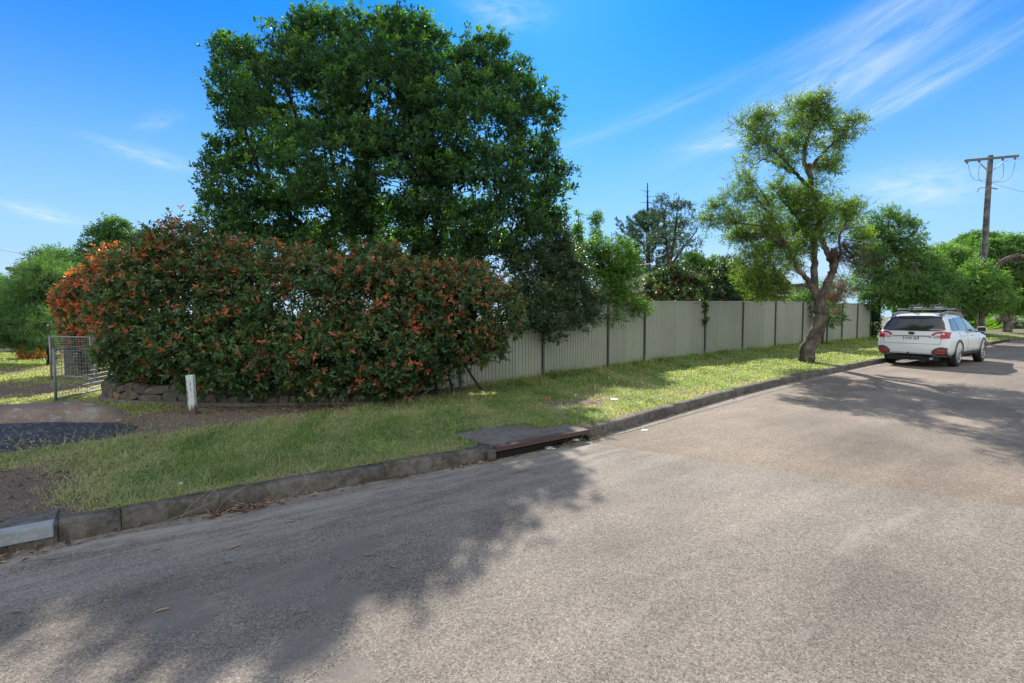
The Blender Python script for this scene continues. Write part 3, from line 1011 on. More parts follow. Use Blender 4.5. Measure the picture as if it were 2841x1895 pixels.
# generic small helpers for more plants ------------------------------------
def plant(name, label, cat, blobs, leafm, n_clump, per_clump, cr, per, spray, ll, lw, seed, trunk=None, bark='bark_dark', **kw):
    B = np.asarray(blobs)
    base = (B[:, 0].mean(), B[:, 1].mean(), .1)
    if trunk is None:
        bc = B[:, :3].mean(0)
        trunk = [([np.array([bc[0], bc[1], 0.05]), np.array([bc[0] + .05, bc[1], bc[2] * .5]), bc], max(.04, bc[2] * .025), .02)]
    else:
        base = tuple(np.asarray(trunk[0][0][0]))
    return make_tree(name, label, cat, base, trunk, blobs, M[leafm], M[bark], n_clump, per_clump, cr, per, spray, ll, lw, seed, **kw)


# dark shrub hanging over the fence
plant('overhanging_shrub', 'dark olive green shrub hanging over the sloping end of the metal fence', 'shrub',
    bl([(1265, 560, 45, 55, 1.5), (1220, 620, 60, 60, .6), (1300, 640, 60, 55, .8), (1240, 690, 70, 42, .2), (1330, 690, 55, 38, .9), (1200, 725, 45, 25, -.5),
        (1275, 755, 22, 22, -.1), (1345, 735, 40, 24, .4), (1245, 720, 45, 30, -.1), (1290, 600, 45, 50, 1.6), (1255, 505, 22, 30, 2.0)], 12.3, .9),
    'leaf_overhang', 950, 10, .2, 7, .12, .075, .028, 31, twig_max=.9, lo=.45, core=.35, droop=.15, tint_mid=.35, tint_var=.2)
# bright green climber
plant('climber', 'bright green climbing plant bulging over the fence top beside the camellias', 'climber',
    bl([(1395, 610, 50, 50, .6), (1425, 590, 42, 42, .3), (1435, 640, 32, 45, .1), (1400, 670, 36, 48, -.1), (1405, 715, 22, 26, -.5), (1455, 705, 30, 16, -.1),
        (1350, 600, 40, 40, 1.0), (1370, 570, 30, 30, 1.0), (1478, 708, 15, 9, -.3), (1330, 590, 25, 30, 1.2)], 14.4, .8),
    'leaf_bright', 520, 9, .22, 6, .12, .06, .03, 32, lo=.5, tint_mid=.5, droop=.15)
for q, (x, lab) in enumerate(((1327, 'slender upright shoot, left of the two rising behind the climber'), (1368, 'slender upright leafy shoot with arching tips, right of the two behind the climber'))):
    plant('sapling', lab, 'sapling', bl([(x, 560, 9, 30), (x - 1, 520, 7, 30), (x + (2 if q else 0), 495 + 5 * q, 5 + 9 * q, 14)], 17, 1.), 'leaf_bright', 60, 6, .12, 5, .12, .09, .03, 33 + q,
        trunk=[([at(x, 690, 17), at(x + 1, 580, 17), at(x, 490, 17)], .03, .008)], lo=.2, core=.05, tint_mid=.5)


def flowers(n, size, mat, name='flowers', front=True):
    def f(root, C, P, A, r):
        sel = r.choice(len(P), n, replace=False)
        sel = sel[np.argsort(P[sel, 1])][: int(n * .75)] if front else sel
        Q = P[sel] + A[sel] * .1
        Ax = unit(A[sel] + np.array([0, -.8, .1]))
        pk = scatter_leaves(Q, Ax, 14, .03, size, size * .7, r.uniform(.1, .9, len(Q)), r, .2, .8, .3, six=True)
        o = mesh_leaves(name, [pk], [mat], root, kind='stuff')
    return f


plant('camellia_bush', 'left camellia bush with pink red blooms above the fence, glossy sunlit leaves', 'bush',
    bl([(1510, 668, 32, 26, 0), (1550, 652, 46, 38, .4), (1595, 668, 34, 32, .2), (1550, 685, 60, 24, -.5), (1570, 700, 30, 12, -1.2), (1505, 650, 20, 20, .5)], 17.9, .9),
    'leaf_camellia', 420, 8, .2, 7, .12, .09, .045, 36, lo=.6, tint_mid=.5, tint_var=.18, extra=flowers(70, .075, M['petal']), group='camellias above the fence')
plant('camellia_bush', 'right camellia bush with dark leaves and red blooms, half behind the street tree', 'bush',
    bl([(1640, 650, 36, 36, .6), (1670, 640, 40, 34, .8), (1700, 660, 36, 34, .6), (1660, 685, 50, 22, -.2), (1720, 680, 26, 20, 0), (1680, 610, 25, 18, 1.0)], 19.8, .9),
    'leaf_camellia', 420, 8, .2, 7, .12, .09, .045, 37, lo=.6, tint_mid=.3, tint_var=.15, extra=flowers(46, .075, M['petal']), group='camellias above the fence')


# street tree -----------------------------------------------------------
def c6(x, y, dY=0.):
    return (1572 + x * .4485, 165.5 + y * .4485, dY)


TY = 15.3
lean = lambda y: -1.3 * min(max((1100 - y) / 900, 0), 1)
sl = lambda L: pth([c6(q[0], q[1], (q[2] if len(q) > 2 else 0) + lean(q[1])) for q in L], TY)
st_limbs = [
    (sl([(622, 1475), (640, 1400), (676, 1330), (692, 1260), (688, 1190), (678, 1130)]), .235, .15),
    (sl([(684, 1180, 0), (722, 1100, -.1), (757, 1030, -.1), (772, 970, -.1), (766, 905, -.1)]), .125, .09),
    (sl([(672, 1140), (664, 1010), (662, 880), (690, 740), (660, 640), (645, 540), (640, 470)]), .105, .06),
    (sl([(664, 1130), (640, 1075, -.1), (580, 1005, -.2), (530, 900, -.3), (470, 800, -.3), (410, 700, -.2), (360, 640, 0)]), .09, .025),
    (sl([(655, 1110), (610, 1092), (540, 1085, .1), (490, 1030, .2), (440, 985, .3), (370, 965, .4)]), .065, .015),
    (sl([(530, 900, -.3), (450, 850, -.5), (380, 790, -.6), (270, 775, -.6)]), .06, .015),
    (sl([(652, 600), (600, 545, .2), (540, 505, .2), (470, 470, .2), (400, 450, .2), (340, 490, .2)]), .065, .012),
    (sl([(570, 522, .2), (490, 430, .3), (400, 340, .3), (300, 270, .3)]), .045, .01),
    (sl([(645, 540), (612, 440), (630, 340), (680, 240), (670, 150)]), .075, .015),
    (sl([(642, 500), (690, 440), (740, 380), (820, 310), (870, 260)]), .06, .012),
    (sl([(762, 1000), (730, 920, .2), (700, 850, .2), (690, 740, .3)]), .1, .06),
    (sl([(765, 990), (800, 930, -.3), (790, 860, -.3), (830, 760, -.2), (880, 700)]), .06, .015),
    (sl([(662, 880), (600, 780, .4), (540, 700, .5), (470, 620, .5)]), .06, .012),
    (sl([(530, 960, -.2), (450, 760, 0), (440, 680, .1), (360, 560, .1)]), .04, .012)]
st_blobs = bl([c6(*q[:2])[:2] + (q[2] * .4485, q[3] * .4485, (q[4] if len(q) > 4 else 0) + lean(q[1])) for q in [
    (300, 260, 60, 45), (380, 280, 60, 60, .3), (430, 230, 55, 35), (400, 370, 75, 50), (330, 460, 50, 40, .2), (470, 420, 60, 45, -.2), (530, 380, 60, 50, .2),
    (560, 180, 45, 35), (640, 170, 60, 60, .3), (700, 150, 60, 50, -.2), (700, 230, 70, 40), (630, 270, 70, 50, .3), (560, 280, 50, 40, -.3), (770, 280, 60, 45, .2), (850, 260, 55, 40), (820, 340, 45, 35), (760, 370, 50, 40, .2), (640, 370, 60, 45, -.3),
    (760, 470, 60, 35), (700, 500, 40, 30, .2), (770, 580, 35, 30), (520, 480, 60, 35),
    (290, 560, 55, 45, .2), (240, 640, 70, 55), (160, 700, 50, 50), (130, 760, 30, 40), (260, 740, 80, 60, -.3), (350, 640, 60, 50, .2), (420, 700, 70, 70, .3), (480, 600, 60, 50, .2), (530, 660, 55, 55, .5),
    (310, 830, 80, 55, .2), (240, 860, 45, 45), (400, 830, 70, 60, .3), (470, 880, 60, 60, .5), (390, 940, 80, 50, .2), (540, 800, 60, 60, .6), (600, 700, 60, 60, .5),
    (340, 1050, 70, 50, .2), (430, 1060, 70, 50, .4), (400, 1130, 70, 35, .2), (500, 1120, 50, 35, .5), (560, 1000, 45, 50, .5), (590, 900, 45, 50, .6),
    (660, 660, 60, 60, -.3), (690, 750, 75, 70, -.3), (740, 690, 60, 60, .3), (810, 720, 60, 50), (870, 700, 50, 40), (640, 590, 45, 35), (730, 820, 60, 50, .3), (850, 800, 55, 45, .2), (900, 850, 50, 45, .2), (620, 800, 50, 60, .2), (470, 830, 50, 45, -.6), (540, 930, 40, 40, -.5), (350, 950, 60, 45, -.4), (300, 1000, 45, 40, -.3), (450, 990, 60, 45, -.5), (600, 620, 40, 45, -.4), (560, 850, 45, 45, -.5), (420, 760, 50, 40, -.6), (660, 860, 35, 45, -.5), (380, 1090, 70, 45, -.3), (480, 1100, 50, 40, -.3)]], TY, .95)


def dead_twigs(root, C, P, A, r):
    # grey leafless twigs on the right, and the brown hanging dead spray
    src = np.array(sl([(775, 960), (790, 930), (800, 900), (810, 870)]))
    n = 90
    p0 = src[r.integers(0, 4, n)] + r.normal(0, .06, (n, 3))
    tgt = np.array(sl([(860, 930), (900, 980), (930, 1010), (880, 880), (850, 1010), (930, 930), (960, 990)]))[r.integers(0, 7, n)]
    p1 = tgt + r.normal(0, .3, (n, 3))
    twigs('dead_twigs', p0, p1, .009, M['bark'], root, r, .1)
    m = 380
    k = r.integers(0, n, m)
    f_ = r.uniform(.4, 1, (m, 1))
    q0 = p0[k] * (1 - f_) + p1[k] * f_
    twigs('dead_twigs', q0, q0 + r.normal(0, .13, (m, 3)), .005, M['bark'], root, r, .1)
    B = bl([c6(*q[:2]) [:2] + (q[2] * .4485, q[3] * .4485) for q in [(790, 1080, 45, 60), (770, 1140, 30, 60), (830, 1120, 35, 40), (760, 1210, 18, 35)]], TY, .8)
    P2, A2, ct, o_, C2, _ = crown_points(B, 60, 8, .12, r, .1, 1., .05, -.5)
    pk = scatter_leaves(P2, unit(A2 + np.array([0, 0, -1.2])), 7, .12, .09, .012, r.uniform(.1, .9, len(P2)), r, .4, .7, .1)
    mesh_leaves('dead_foliage', [pk], [M['leaf_dead']], root)
    # cut stub low on the trunk
    b = MB()
    limb(b, sl([(690, 1345), (706, 1343, -.1)]), .06, .045, 8, .05, 0., 2)
    b.build('branch_stub', M['bark'], root, smooth=True, world=True)


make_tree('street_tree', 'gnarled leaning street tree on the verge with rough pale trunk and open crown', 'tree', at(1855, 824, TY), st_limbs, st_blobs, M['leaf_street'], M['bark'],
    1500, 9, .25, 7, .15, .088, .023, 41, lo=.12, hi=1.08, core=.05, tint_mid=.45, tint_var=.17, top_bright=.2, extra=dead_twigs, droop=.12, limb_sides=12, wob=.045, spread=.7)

# dark bush behind the fence under the street tree
plant('bush', 'dark green bush hanging over the fence behind the street tree trunk', 'bush',
    bl([(1880, 690, 40, 50, 0), (1905, 720, 26, 32, -.6), (1850, 680, 40, 30, .3), (1925, 660, 24, 30, .5)], 21.4, .8), 'leaf_big', 200, 8, .22, 6, .12, .08, .035, 43, tint_mid=.55)

# distant trees over the fence ------------------------------------------
def norfolk():
    r = np.random.default_rng(51)
    Y = 60.
    root = empty('norfolk_pine', tuple(at(1487, 700, Y)), label='dark norfolk pine with bare pole-like top and sweeping tiers of branches', cat='tree')
    b = MB()
    b.tube([at(1488, 735, Y), at(1488, 560, Y), at(1487, 495, Y), at(1486.5, 420, Y)], [.32, .24, .15, .05], 8)
    b.build('trunk', M['bark_dark'], root, world=True)
    P0, P1, C, A = [], [], [], []
    for y, Lm in ((500, 1.2), (515, 2.2), (528, 3.2), (543, 3.9), (560, 4.1), (578, 4.3), (596, 4.2), (614, 4.0), (632, 3.6)):
        c0 = at(1487, y, Y)
        n = 7
        ph = r.uniform(0, 6.28)
        for k in range(n):
            th = ph + 6.283 * k / n + r.normal(0, .12)
            L = Lm * r.uniform(.8, 1.1)
            pr = c0
            for j in range(1, 15):
                f_ = j / 14
                h = -.12 * L * math.sin(f_ * 2.2) + .42 * L * f_ ** 2.2
                p = c0 + np.array([math.cos(th) * L * f_, math.sin(th) * L * f_, h])
                P0.append(pr); P1.append(p)
                if f_ > .25:
                    for m_ in range(5):
                        C.append(p + r.normal(0, .1, 3)); A.append(unit(p - pr) * .6 + np.array([0, 0, .5]) + r.normal(0, .35, 3))
                pr = p
    for y in (440, 452, 466, 480):
        c0 = at(1487, y, Y)
        for k in range(4):
            P0.append(c0); P1.append(c0 + np.array([r.normal(0, .4), r.normal(0, .4), .05]))
    twigs('branches', np.array(P0), np.array(P1), .045, M['bark_dark'], root, r, .0)
    C, A = np.array(C), unit(np.array(A))
    pk = scatter_leaves(C, A, 8, .25, .32, .075, r.uniform(.1, .8, len(C)), r, .4, .45, .1)
    mesh_leaves('crown', [pk], [M['leaf_pine']], root)


norfolk()
plant('open_tree', 'thin open-crowned tree with forked trunk right behind the norfolk pine', 'tree',
    bl([(1515, 460, 14, 12), (1530, 475, 22, 18), (1555, 470, 20, 14), (1580, 480, 12, 12), (1510, 500, 22, 18), (1545, 505, 28, 20), (1575, 520, 24, 20), (1600, 500, 16, 12), (1530, 540, 30, 24), (1570, 550, 28, 18), (1600, 560, 20, 18), (1540, 580, 24, 18), (1500, 545, 20, 20), (1590, 590, 14, 12)], 50, .9),
    'leaf_pine', 190, 6, .42, 5, .3, .24, .1, 52, lo=.2, core=.1, tint_mid=.8,
    trunk=[([at(1535, 700, 50), at(1536, 625, 50), at(1538, 600, 50)], .35, .25), ([at(1537, 605, 50), at(1530, 560, 50), at(1525, 500, 50)], .18, .05), ([at(1538, 605, 50), at(1548, 550, 50), at(1555, 480, 50)], .18, .05), ([at(1540, 610, 50), at(1565, 575, 50), at(1600, 530, 50)], .16, .04)], twig_r=.03)
plant('far_tree', 'small pale green tree with rounded tufts beyond the camellias', 'tree',
    bl([(1590, 600, 18, 14), (1610, 615, 16, 12), (1640, 608, 20, 12), (1625, 625, 24, 10), (1580, 625, 15, 12), (1655, 618, 16, 10)], 45, .9), 'leaf_right', 150, 7, .4, 5, .3, .25, .12, 53, tint_mid=.6)
plant('far_tree', 'low dark tree mass filling the gap below the norfolk pine', 'tree',
    bl([(1470, 640, 30, 22), (1500, 650, 30, 22), (1440, 600, 24, 20, 4), (1540, 650, 26, 14, 3)], 52, .9), 'leaf_pine', 160, 7, .5, 5, .3, .3, .13, 54, tint_mid=.5)

# trees on the right
plant('spreading_tree', 'dense dark green tree rising behind the white car, trunk leaning left', 'tree',
    bl([(2040, 520, 45, 38), (2075, 545, 38, 36), (2010, 560, 35, 40), (2050, 600, 60, 50, .6), (2110, 610, 45, 40, .8), (2000, 640, 45, 40), (2060, 660, 50, 35, -.6), (2020, 680, 40, 24, -.8), (2110, 660, 45, 35, .8), (2150, 650, 40, 40, 1), (1985, 600, 22, 35), (2150, 610, 25, 22, 1.2), (2075, 690, 28, 18, -.8), (2120, 665, 36, 24, -1.2), (2160, 690, 36, 22, -1.4), (2165, 660, 30, 26, -.8), (2190, 640, 24, 20, -.6)], 25.5, .9),
    'leaf_right', 1000, 8, .34, 6, .2, .15, .05, 61, tint_mid=.36, tint_var=.17, top_bright=.2, lo=.5,
    trunk=[(pth([(2200, 745), (2185, 705), (2150, 670), (2110, 635), (2090, 600)], 25.5), .3, .12), (pth([(2140, 665), (2080, 650), (2030, 620)], 25.5), .16, .05), (pth([(2105, 635), (2060, 580), (2040, 520)], 25.5), .14, .04)], bark='bark', twig_r=.02)
plant('leaning_tree', 'green bushy tree in front of the power pole with thick leaning trunk', 'tree',
    bl([(2230, 650, 36, 32), (2260, 640, 36, 30, .5), (2200, 680, 32, 24), (2250, 680, 40, 26, -.5), (2285, 670, 30, 26), (2215, 700, 24, 14, -.3), (2280, 700, 26, 16), (2240, 620, 26, 16, .3)], 26.5, .9),
    'leaf_right', 420, 8, .34, 6, .2, .15, .05, 62, tint_mid=.52, tint_var=.15, top_bright=.22,
    trunk=[(pth([(2202, 765), (2206, 730), (2222, 700), (2240, 680)], 27.5), .3, .18)], bark='bark', twig_r=.02)
plant('round_tree', 'mid green tree behind and left of the power pole', 'tree',
    bl([(2190, 600, 45, 32), (2230, 585, 36, 30, 1), (2165, 620, 36, 30), (2150, 590, 24, 16, 2), (2215, 640, 50, 34, 1)], 34, .9), 'leaf_right', 330, 8, .42, 6, .25, .2, .07, 63, tint_mid=.5, group='trees behind the power pole')
plant('round_tree', 'tree right of the power pole with a thick grey branch bending out of the frame', 'tree',
    bl([(2290, 590, 36, 30), (2320, 600, 30, 34, 1), (2350, 600, 30, 32), (2330, 650, 46, 40, .5), (2300, 640, 30, 34), (2345, 690, 36, 34), (2275, 570, 20, 16), (2295, 690, 30, 26, -.5), (2360, 660, 40, 40), (2370, 600, 36, 36), (2325, 560, 24, 16)], 31, .9),
    'leaf_right', 900, 8, .4, 6, .22, .2, .075, 64, tint_mid=.5, lo=.3, core=.2, twig_max=2.2,
    trunk=[(pth([(2250, 745), (2262, 680), (2278, 640), (2295, 605), (2330, 588), (2365, 592), (2400, 600)], 28.5), .17, .10)], bark='bark', twig_r=.02)
plant('forked_tree', 'small far tree with forked dark trunk on the lawn at the right edge', 'tree',
    bl([(2310, 690, 36, 24, 0), (2340, 680, 36, 26), (2290, 670, 24, 20), (2350, 650, 40, 30, 3)], 39, .9), 'leaf_right', 360, 7, .5, 6, .3, .24, .09, 65, tint_mid=.5, twig_max=2.5,
    trunk=[(pth([(2311, 766), (2312, 742), (2300, 715), (2283, 695)], 38.5), .36, .14), (pth([(2312, 745), (2325, 715), (2322, 690)], 38.5), .24, .1)], bark='bark', twig_r=.02)
for q, (lst, Y, lab) in enumerate((([(2250, 550, 22, 12), (2215, 560, 14, 12), (2285, 557, 30, 14), (2180, 575, 20, 8)], 70, 'blue green treetop showing farthest away behind the power pole'),
        ([(2300, 720, 46, 26), (2350, 725, 40, 30), (2250, 715, 40, 30)], 54, 'hazy tree mass behind the lawn at the right edge'),
        ([(2120, 700, 60, 40), (2180, 690, 40, 40), (2210, 725, 30, 22)], 36, 'shaded tree behind the roof of the white car'))):
    plant('background_tree', lab, 'tree', bl(lst, Y, .9), 'leaf_right', 220, 7, .7 * Y / 55, 5, .4, .36, .16, 70 + q, tint_mid=.4)
# garden plants by the lawn at the right
def agave(x, y, Y, n, L, seed, label, name='spiky_plant', wide=.07):
    r = np.random.default_rng(seed)
    p = at(x, y, Y)
    root = empty(name, tuple(p), label=label, cat='plant')
    th = r.uniform(0, 6.28, n); e = r.uniform(.25, 1.3, n)
    A = np.stack([np.cos(th) * np.cos(e), np.sin(th) * np.cos(e), np.sin(e)], -1)
    C = np.repeat(p[None], n, 0) + r.normal(0, .15, (n, 3)) * np.array([1, 1, .2])
    pk = scatter_leaves(C, A, 1, .01, L, wide, r.uniform(.4, 1, n), r, .5, .05, .3)
    mesh_leaves('leaves', [pk], [M['leaf_bright']], root)


agave(2248, 762, 44, 120, 1.5, 81, 'spiky bright green strap leaf plant by the power pole', wide=.12)
agave(2268, 764, 46, 120, 1.4, 82, 'spiky strap leaf plant right beside the first, lit yellow green', wide=.12)
plant('flowering_shrub', 'low round shrub with a white flowering top on the far lawn', 'shrub', bl([(2300, 738, 18, 14), (2285, 745, 14, 12), (2325, 745, 18, 14)], 47, .9), 'leaf_right', 120, 7, .3, 5, .2, .2, .1, 83, tint_mid=.3, extra=flowers(150, .2, M['petal_white']))
plant('flowering_shrub', 'low shrub with a few pink blooms at the far right edge', 'shrub', bl([(2345, 748, 22, 14), (2365, 745, 20, 16)], 48, .9), 'leaf_right', 90, 7, .3, 5, .2, .2, .1, 84, tint_mid=.4, extra=flowers(20, .22, M['petal']))
# ivy on the end of the fence
plant('ivy', 'dark ivy column covering the far end of the fence beside the car', 'climber', bl([(2002, 740, 14, 32), (2008, 715, 12, 20), (1998, 765, 12, 12)], 25.6, .6), 'leaf_big', 150, 8, .16, 6, .1, .08, .05, 85, tint_mid=.35)
plant('climber', 'thin strand of vine dangling down a fence joint', 'vine', bl([(1617, 705, 5, 14), (1618, 730, 4, 16)], 16.55, .5), 'leaf_bright', 24, 6, .06, 5, .06, .05, .03, 86, tint_mid=.3,
    trunk=[([at(1619, 690, 16.6), at(1617, 715, 16.5), at(1618, 744, 16.5)], .006, .004)])

# left side trees
plant('feathery_tree', 'soft feathery green conifer-like tree at the left edge beside the gates', 'tree',
    bl([(95, 640, 40, 26), (120, 620, 28, 20, .4), (60, 680, 50, 30), (110, 690, 45, 40, .5), (40, 730, 50, 34, -.3), (95, 745, 45, 36, -.6), (30, 765, 40, 20), (110, 770, 36, 24, .3), (70, 770, 50, 20, .4), (140, 660, 25, 30, .8), (0, 745, 40, 40)], 15.5, .9),
    'leaf_feather', 620, 9, .3, 9, .24, .15, .012, 91, flat_axis=.0, tint_mid=.5, tint_var=.2, lo=.5, droop=.15, spread=.5,
    trunk=[(pth([(118, 842), (117, 800), (112, 740), (105, 650)], 15.5), .14, .04)])
plant('dark_tree', 'dark small leaved treetop rising behind the left end of the hedge', 'tree',
    bl([(240, 560, 40, 34), (265, 530, 26, 26), (275, 570, 34, 34), (220, 585, 30, 24), (300, 560, 20, 26)], 20, .9), 'leaf_right', 320, 8, .26, 6, .16, .1, .045, 92, tint_mid=.22, top_bright=.25)
plant('garden_tree', 'pale green rounded tree behind the feathery one, below the wires', 'tree',
    bl([(150, 610, 40, 30), (115, 600, 30, 22), (180, 625, 30, 28), (80, 625, 26, 20), (60, 655, 30, 26)], 21, .9), 'leaf_feather', 330, 8, .32, 6, .2, .13, .04, 93, tint_mid=.45)
plant('garden_tree', 'dark tree at the far left edge above the side street', 'tree',
    bl([(30, 690, 36, 40), (0, 700, 40, 36), (-40, 690, 60, 60), (10, 735, 40, 30), (-30, 745, 60, 30), (150, 760, 50, 40, -1)], 24, .9), 'leaf_right', 400, 8, .4, 6, .22, .16, .06, 94, tint_mid=.25)
plant('flowering_shrub', 'small orange and red leaved shrub under the trees at the left', 'shrub', bl([(85, 822, 18, 10), (70, 808, 14, 10), (60, 826, 10, 8)], 17.5, .9), 'leaf_photinia', 70, 7, .14, 6, .1, .1, .04, 95, tint_mid=.75, tint_var=.1)
# greenery hiding the garden behind the hedge
for q, (lst, Y) in enumerate((([(700, 800, 120, 40), (560, 790, 80, 40)], 21), ([(900, 800, 110, 36), (1030, 770, 70, 40)], 22), ([(440, 800, 70, 40), (340, 790, 60, 40)], 20))):
    plant('garden_shrub', ('low sunlit shrub seen through the middle of the hedge', 'low sunlit shrub seen through the right part of the hedge', 'low sunlit shrub seen through the left end of the hedge')[q], 'shrub',
        bl(lst, Y, .6), 'leaf_bright', 90, 7, .4, 5, .3, .2, .1, 98 + q, tint_mid=.7)


# ------------------------------------------------------------------ stone garden wall under the hedge
def stone_wall():
    root = empty('stone_wall', (-4.5, 8.2, 0), label='low curved random stone garden wall under the red hedge', cat='wall')
    cl = np.array([(-7.3, 10.6), (-7.75, 10.1), (-7.7, 9.6), (-7.2, 9.2), (-6.5, 8.97), (-5.65, 8.85), (-4.6, 8.84), (-3.6, 8.88), (-2.4, 9.0), (-1.95, 9.5)])
    P = smooth_path(np.c_[cl, np.zeros(len(cl))], 10)[:, :2]
    seg = np.r_[0, np.cumsum(np.linalg.norm(np.diff(P, axis=0), axis=1))]
    total = seg[-1]
    f = lambda u: np.array([np.interp(u, seg, P[:, 0]), np.interp(u, seg, P[:, 1])])
    def sweep(name, prof, mat):
        U = np.linspace(0, total, 70)
        C = np.array([f(u_) for u_ in U])
        T_ = unit(np.gradient(C, axis=0))
        N = np.stack([T_[:, 1], -T_[:, 0]], 1)
        N = np.where((N @ np.array([0, 0]))[:, None] < 0, -N, N)
        # outward = away from the hedge centre
        cen = np.array([-4.6, 10.4])
        sgn = np.sign(((C - cen) * N).sum(1))
        N = N * sgn[:, None]
        V = np.stack([np.c_[C + N * o, np.full(len(C), z)] for o, z in prof], 1).reshape(-1, 3)
        k = len(prof)
        i = np.arange(len(C) - 1)[:, None] * k + np.arange(k - 1)[None]
        F = np.stack([i, i + 1, i + k + 1, i + k], -1).reshape(-1, 4)
        link(name, npmesh(name, V, [F]), root, [mat], world=True)
        return C, N
    C, N = sweep('mortar_bed', [(.0, -.05), (.0, .26), (-.05, .31), (-.3, .31), (-.32, -.05)], M['mortar'])
    sweep('footing', [(.17, -.03), (.17, .05), (.10, .062), (.0, .064)], M['slab'])
    # raised soil behind the wall
    meshes = []
    for i in range(8):
        bm = bmesh.new()
        bmesh.ops.create_icosphere(bm, subdivisions=2, radius=.5)
        rr = random.Random(i)
        for v in bm.verts:
            c = v.co
            for a in range(3):
                c[a] = math.copysign(min(abs(c[a]), .3 + .04 * rr.random()), c[a]) * 1.25
            c *= 1 + rr.uniform(-.1, .1)
        me = bpy.data.meshes.new('stone')
        bm.to_mesh(me); bm.free()
        me.materials.append(M[('stone', 'stone_c', 'stone', 'stone_b', 'stone', 'stone_c', 'stone', 'stone')[i]])
        meshes.append(me)
    rr = random.Random(4)
    for row, (z, h) in enumerate(((.115, .16), (.255, .15))):
        u_ = .02
        while u_ < total - .1:
            w = rr.choice([rr.uniform(.12, .24), rr.uniform(.24, .52)])
            if u_ + w > total: break
            c = f(u_ + w / 2)
            d = f(min(u_ + w / 2 + .05, total)) - f(max(u_ + w / 2 - .05, 0))
            ang = math.atan2(d[1], d[0])
            me = meshes[rr.randrange(8)]
            o = bpy.data.objects.new('stone', me)
            COL.objects.link(o)
            o.parent = root
            n = np.array([d[1], -d[0]]) / np.linalg.norm(d)
            if (c - np.array([-4.6, 10.4])) @ n < 0: n = -n
            c2 = c + n * .01
            hh = h * rr.uniform(.7, 1.3)
            o.location = (c2[0] + 4.5, c2[1] - 8.2, z + (hh - h) / 2)
            o.rotation_euler = (0, rr.uniform(-.35, .35), ang + rr.uniform(-.06, .06))
            o.scale = (w * 1.28, .22, hh * 1.25)
            u_ += w + .012
    return root


stone_wall()
# soil mound inside the wall
g = np.linspace(0, 1, 40)
a = np.linspace(-7.4, -2.1, 60)
XX, YY = np.meshgrid(a, np.linspace(9.1, 11.4, 24), indexing='ij')
ZZ = .24 + .05 * vnoise(XX, YY, 2) + 0 * XX
edge = np.minimum.reduce([(XX + 7.4), (-2.1 - XX), (YY - 9.05) - np.maximum(-6.2 - XX, 0) * .5, 11.4 - YY])
ZZ = np.where(edge < .08, -.05, ZZ)
V = np.stack([XX, YY, ZZ], -1).reshape(-1, 3)
i = np.arange(59)[:, None] * 24 + np.arange(23)[None]
F = np.stack([i, i + 24, i + 25, i + 1], -1).reshape(-1, 4)
link('garden_bed', npmesh('garden_bed', V, [F], {'dirt': ('POINT', np.ones(len(V)))}, True), None, [M['soil']], kind='structure')


# ------------------------------------------------------------------ white post
def white_post():
    p = at(443, 950, 8.0)
    root = empty('marker_post', (p[0], p[1], 0.0), label='short square white marker post with flaking paint on bare soil', cat='post')
    root.rotation_euler = (0, -.03, .25)
    bm = bmesh.new()
    bmesh.ops.create_cube(bm, size=1)
    for v in bm.verts:
        v.co = (v.co.x * .105, v.co.y * .105, .30 + v.co.z * .66)
    bmesh.ops.bevel(bm, geom=list(bm.edges), offset=.006, segments=2, affect='EDGES')
    bmesh.ops.subdivide_edges(bm, edges=[e for e in bm.edges if e.calc_length() > .4], cuts=6)
    for v in bm.verts:
        v.co.x += random.uniform(-.002, .002)
    me = bpy.data.meshes.new('post')
    bm.to_mesh(me); bm.free()
    link('post', me, root, [M['post_paint']])


white_post()


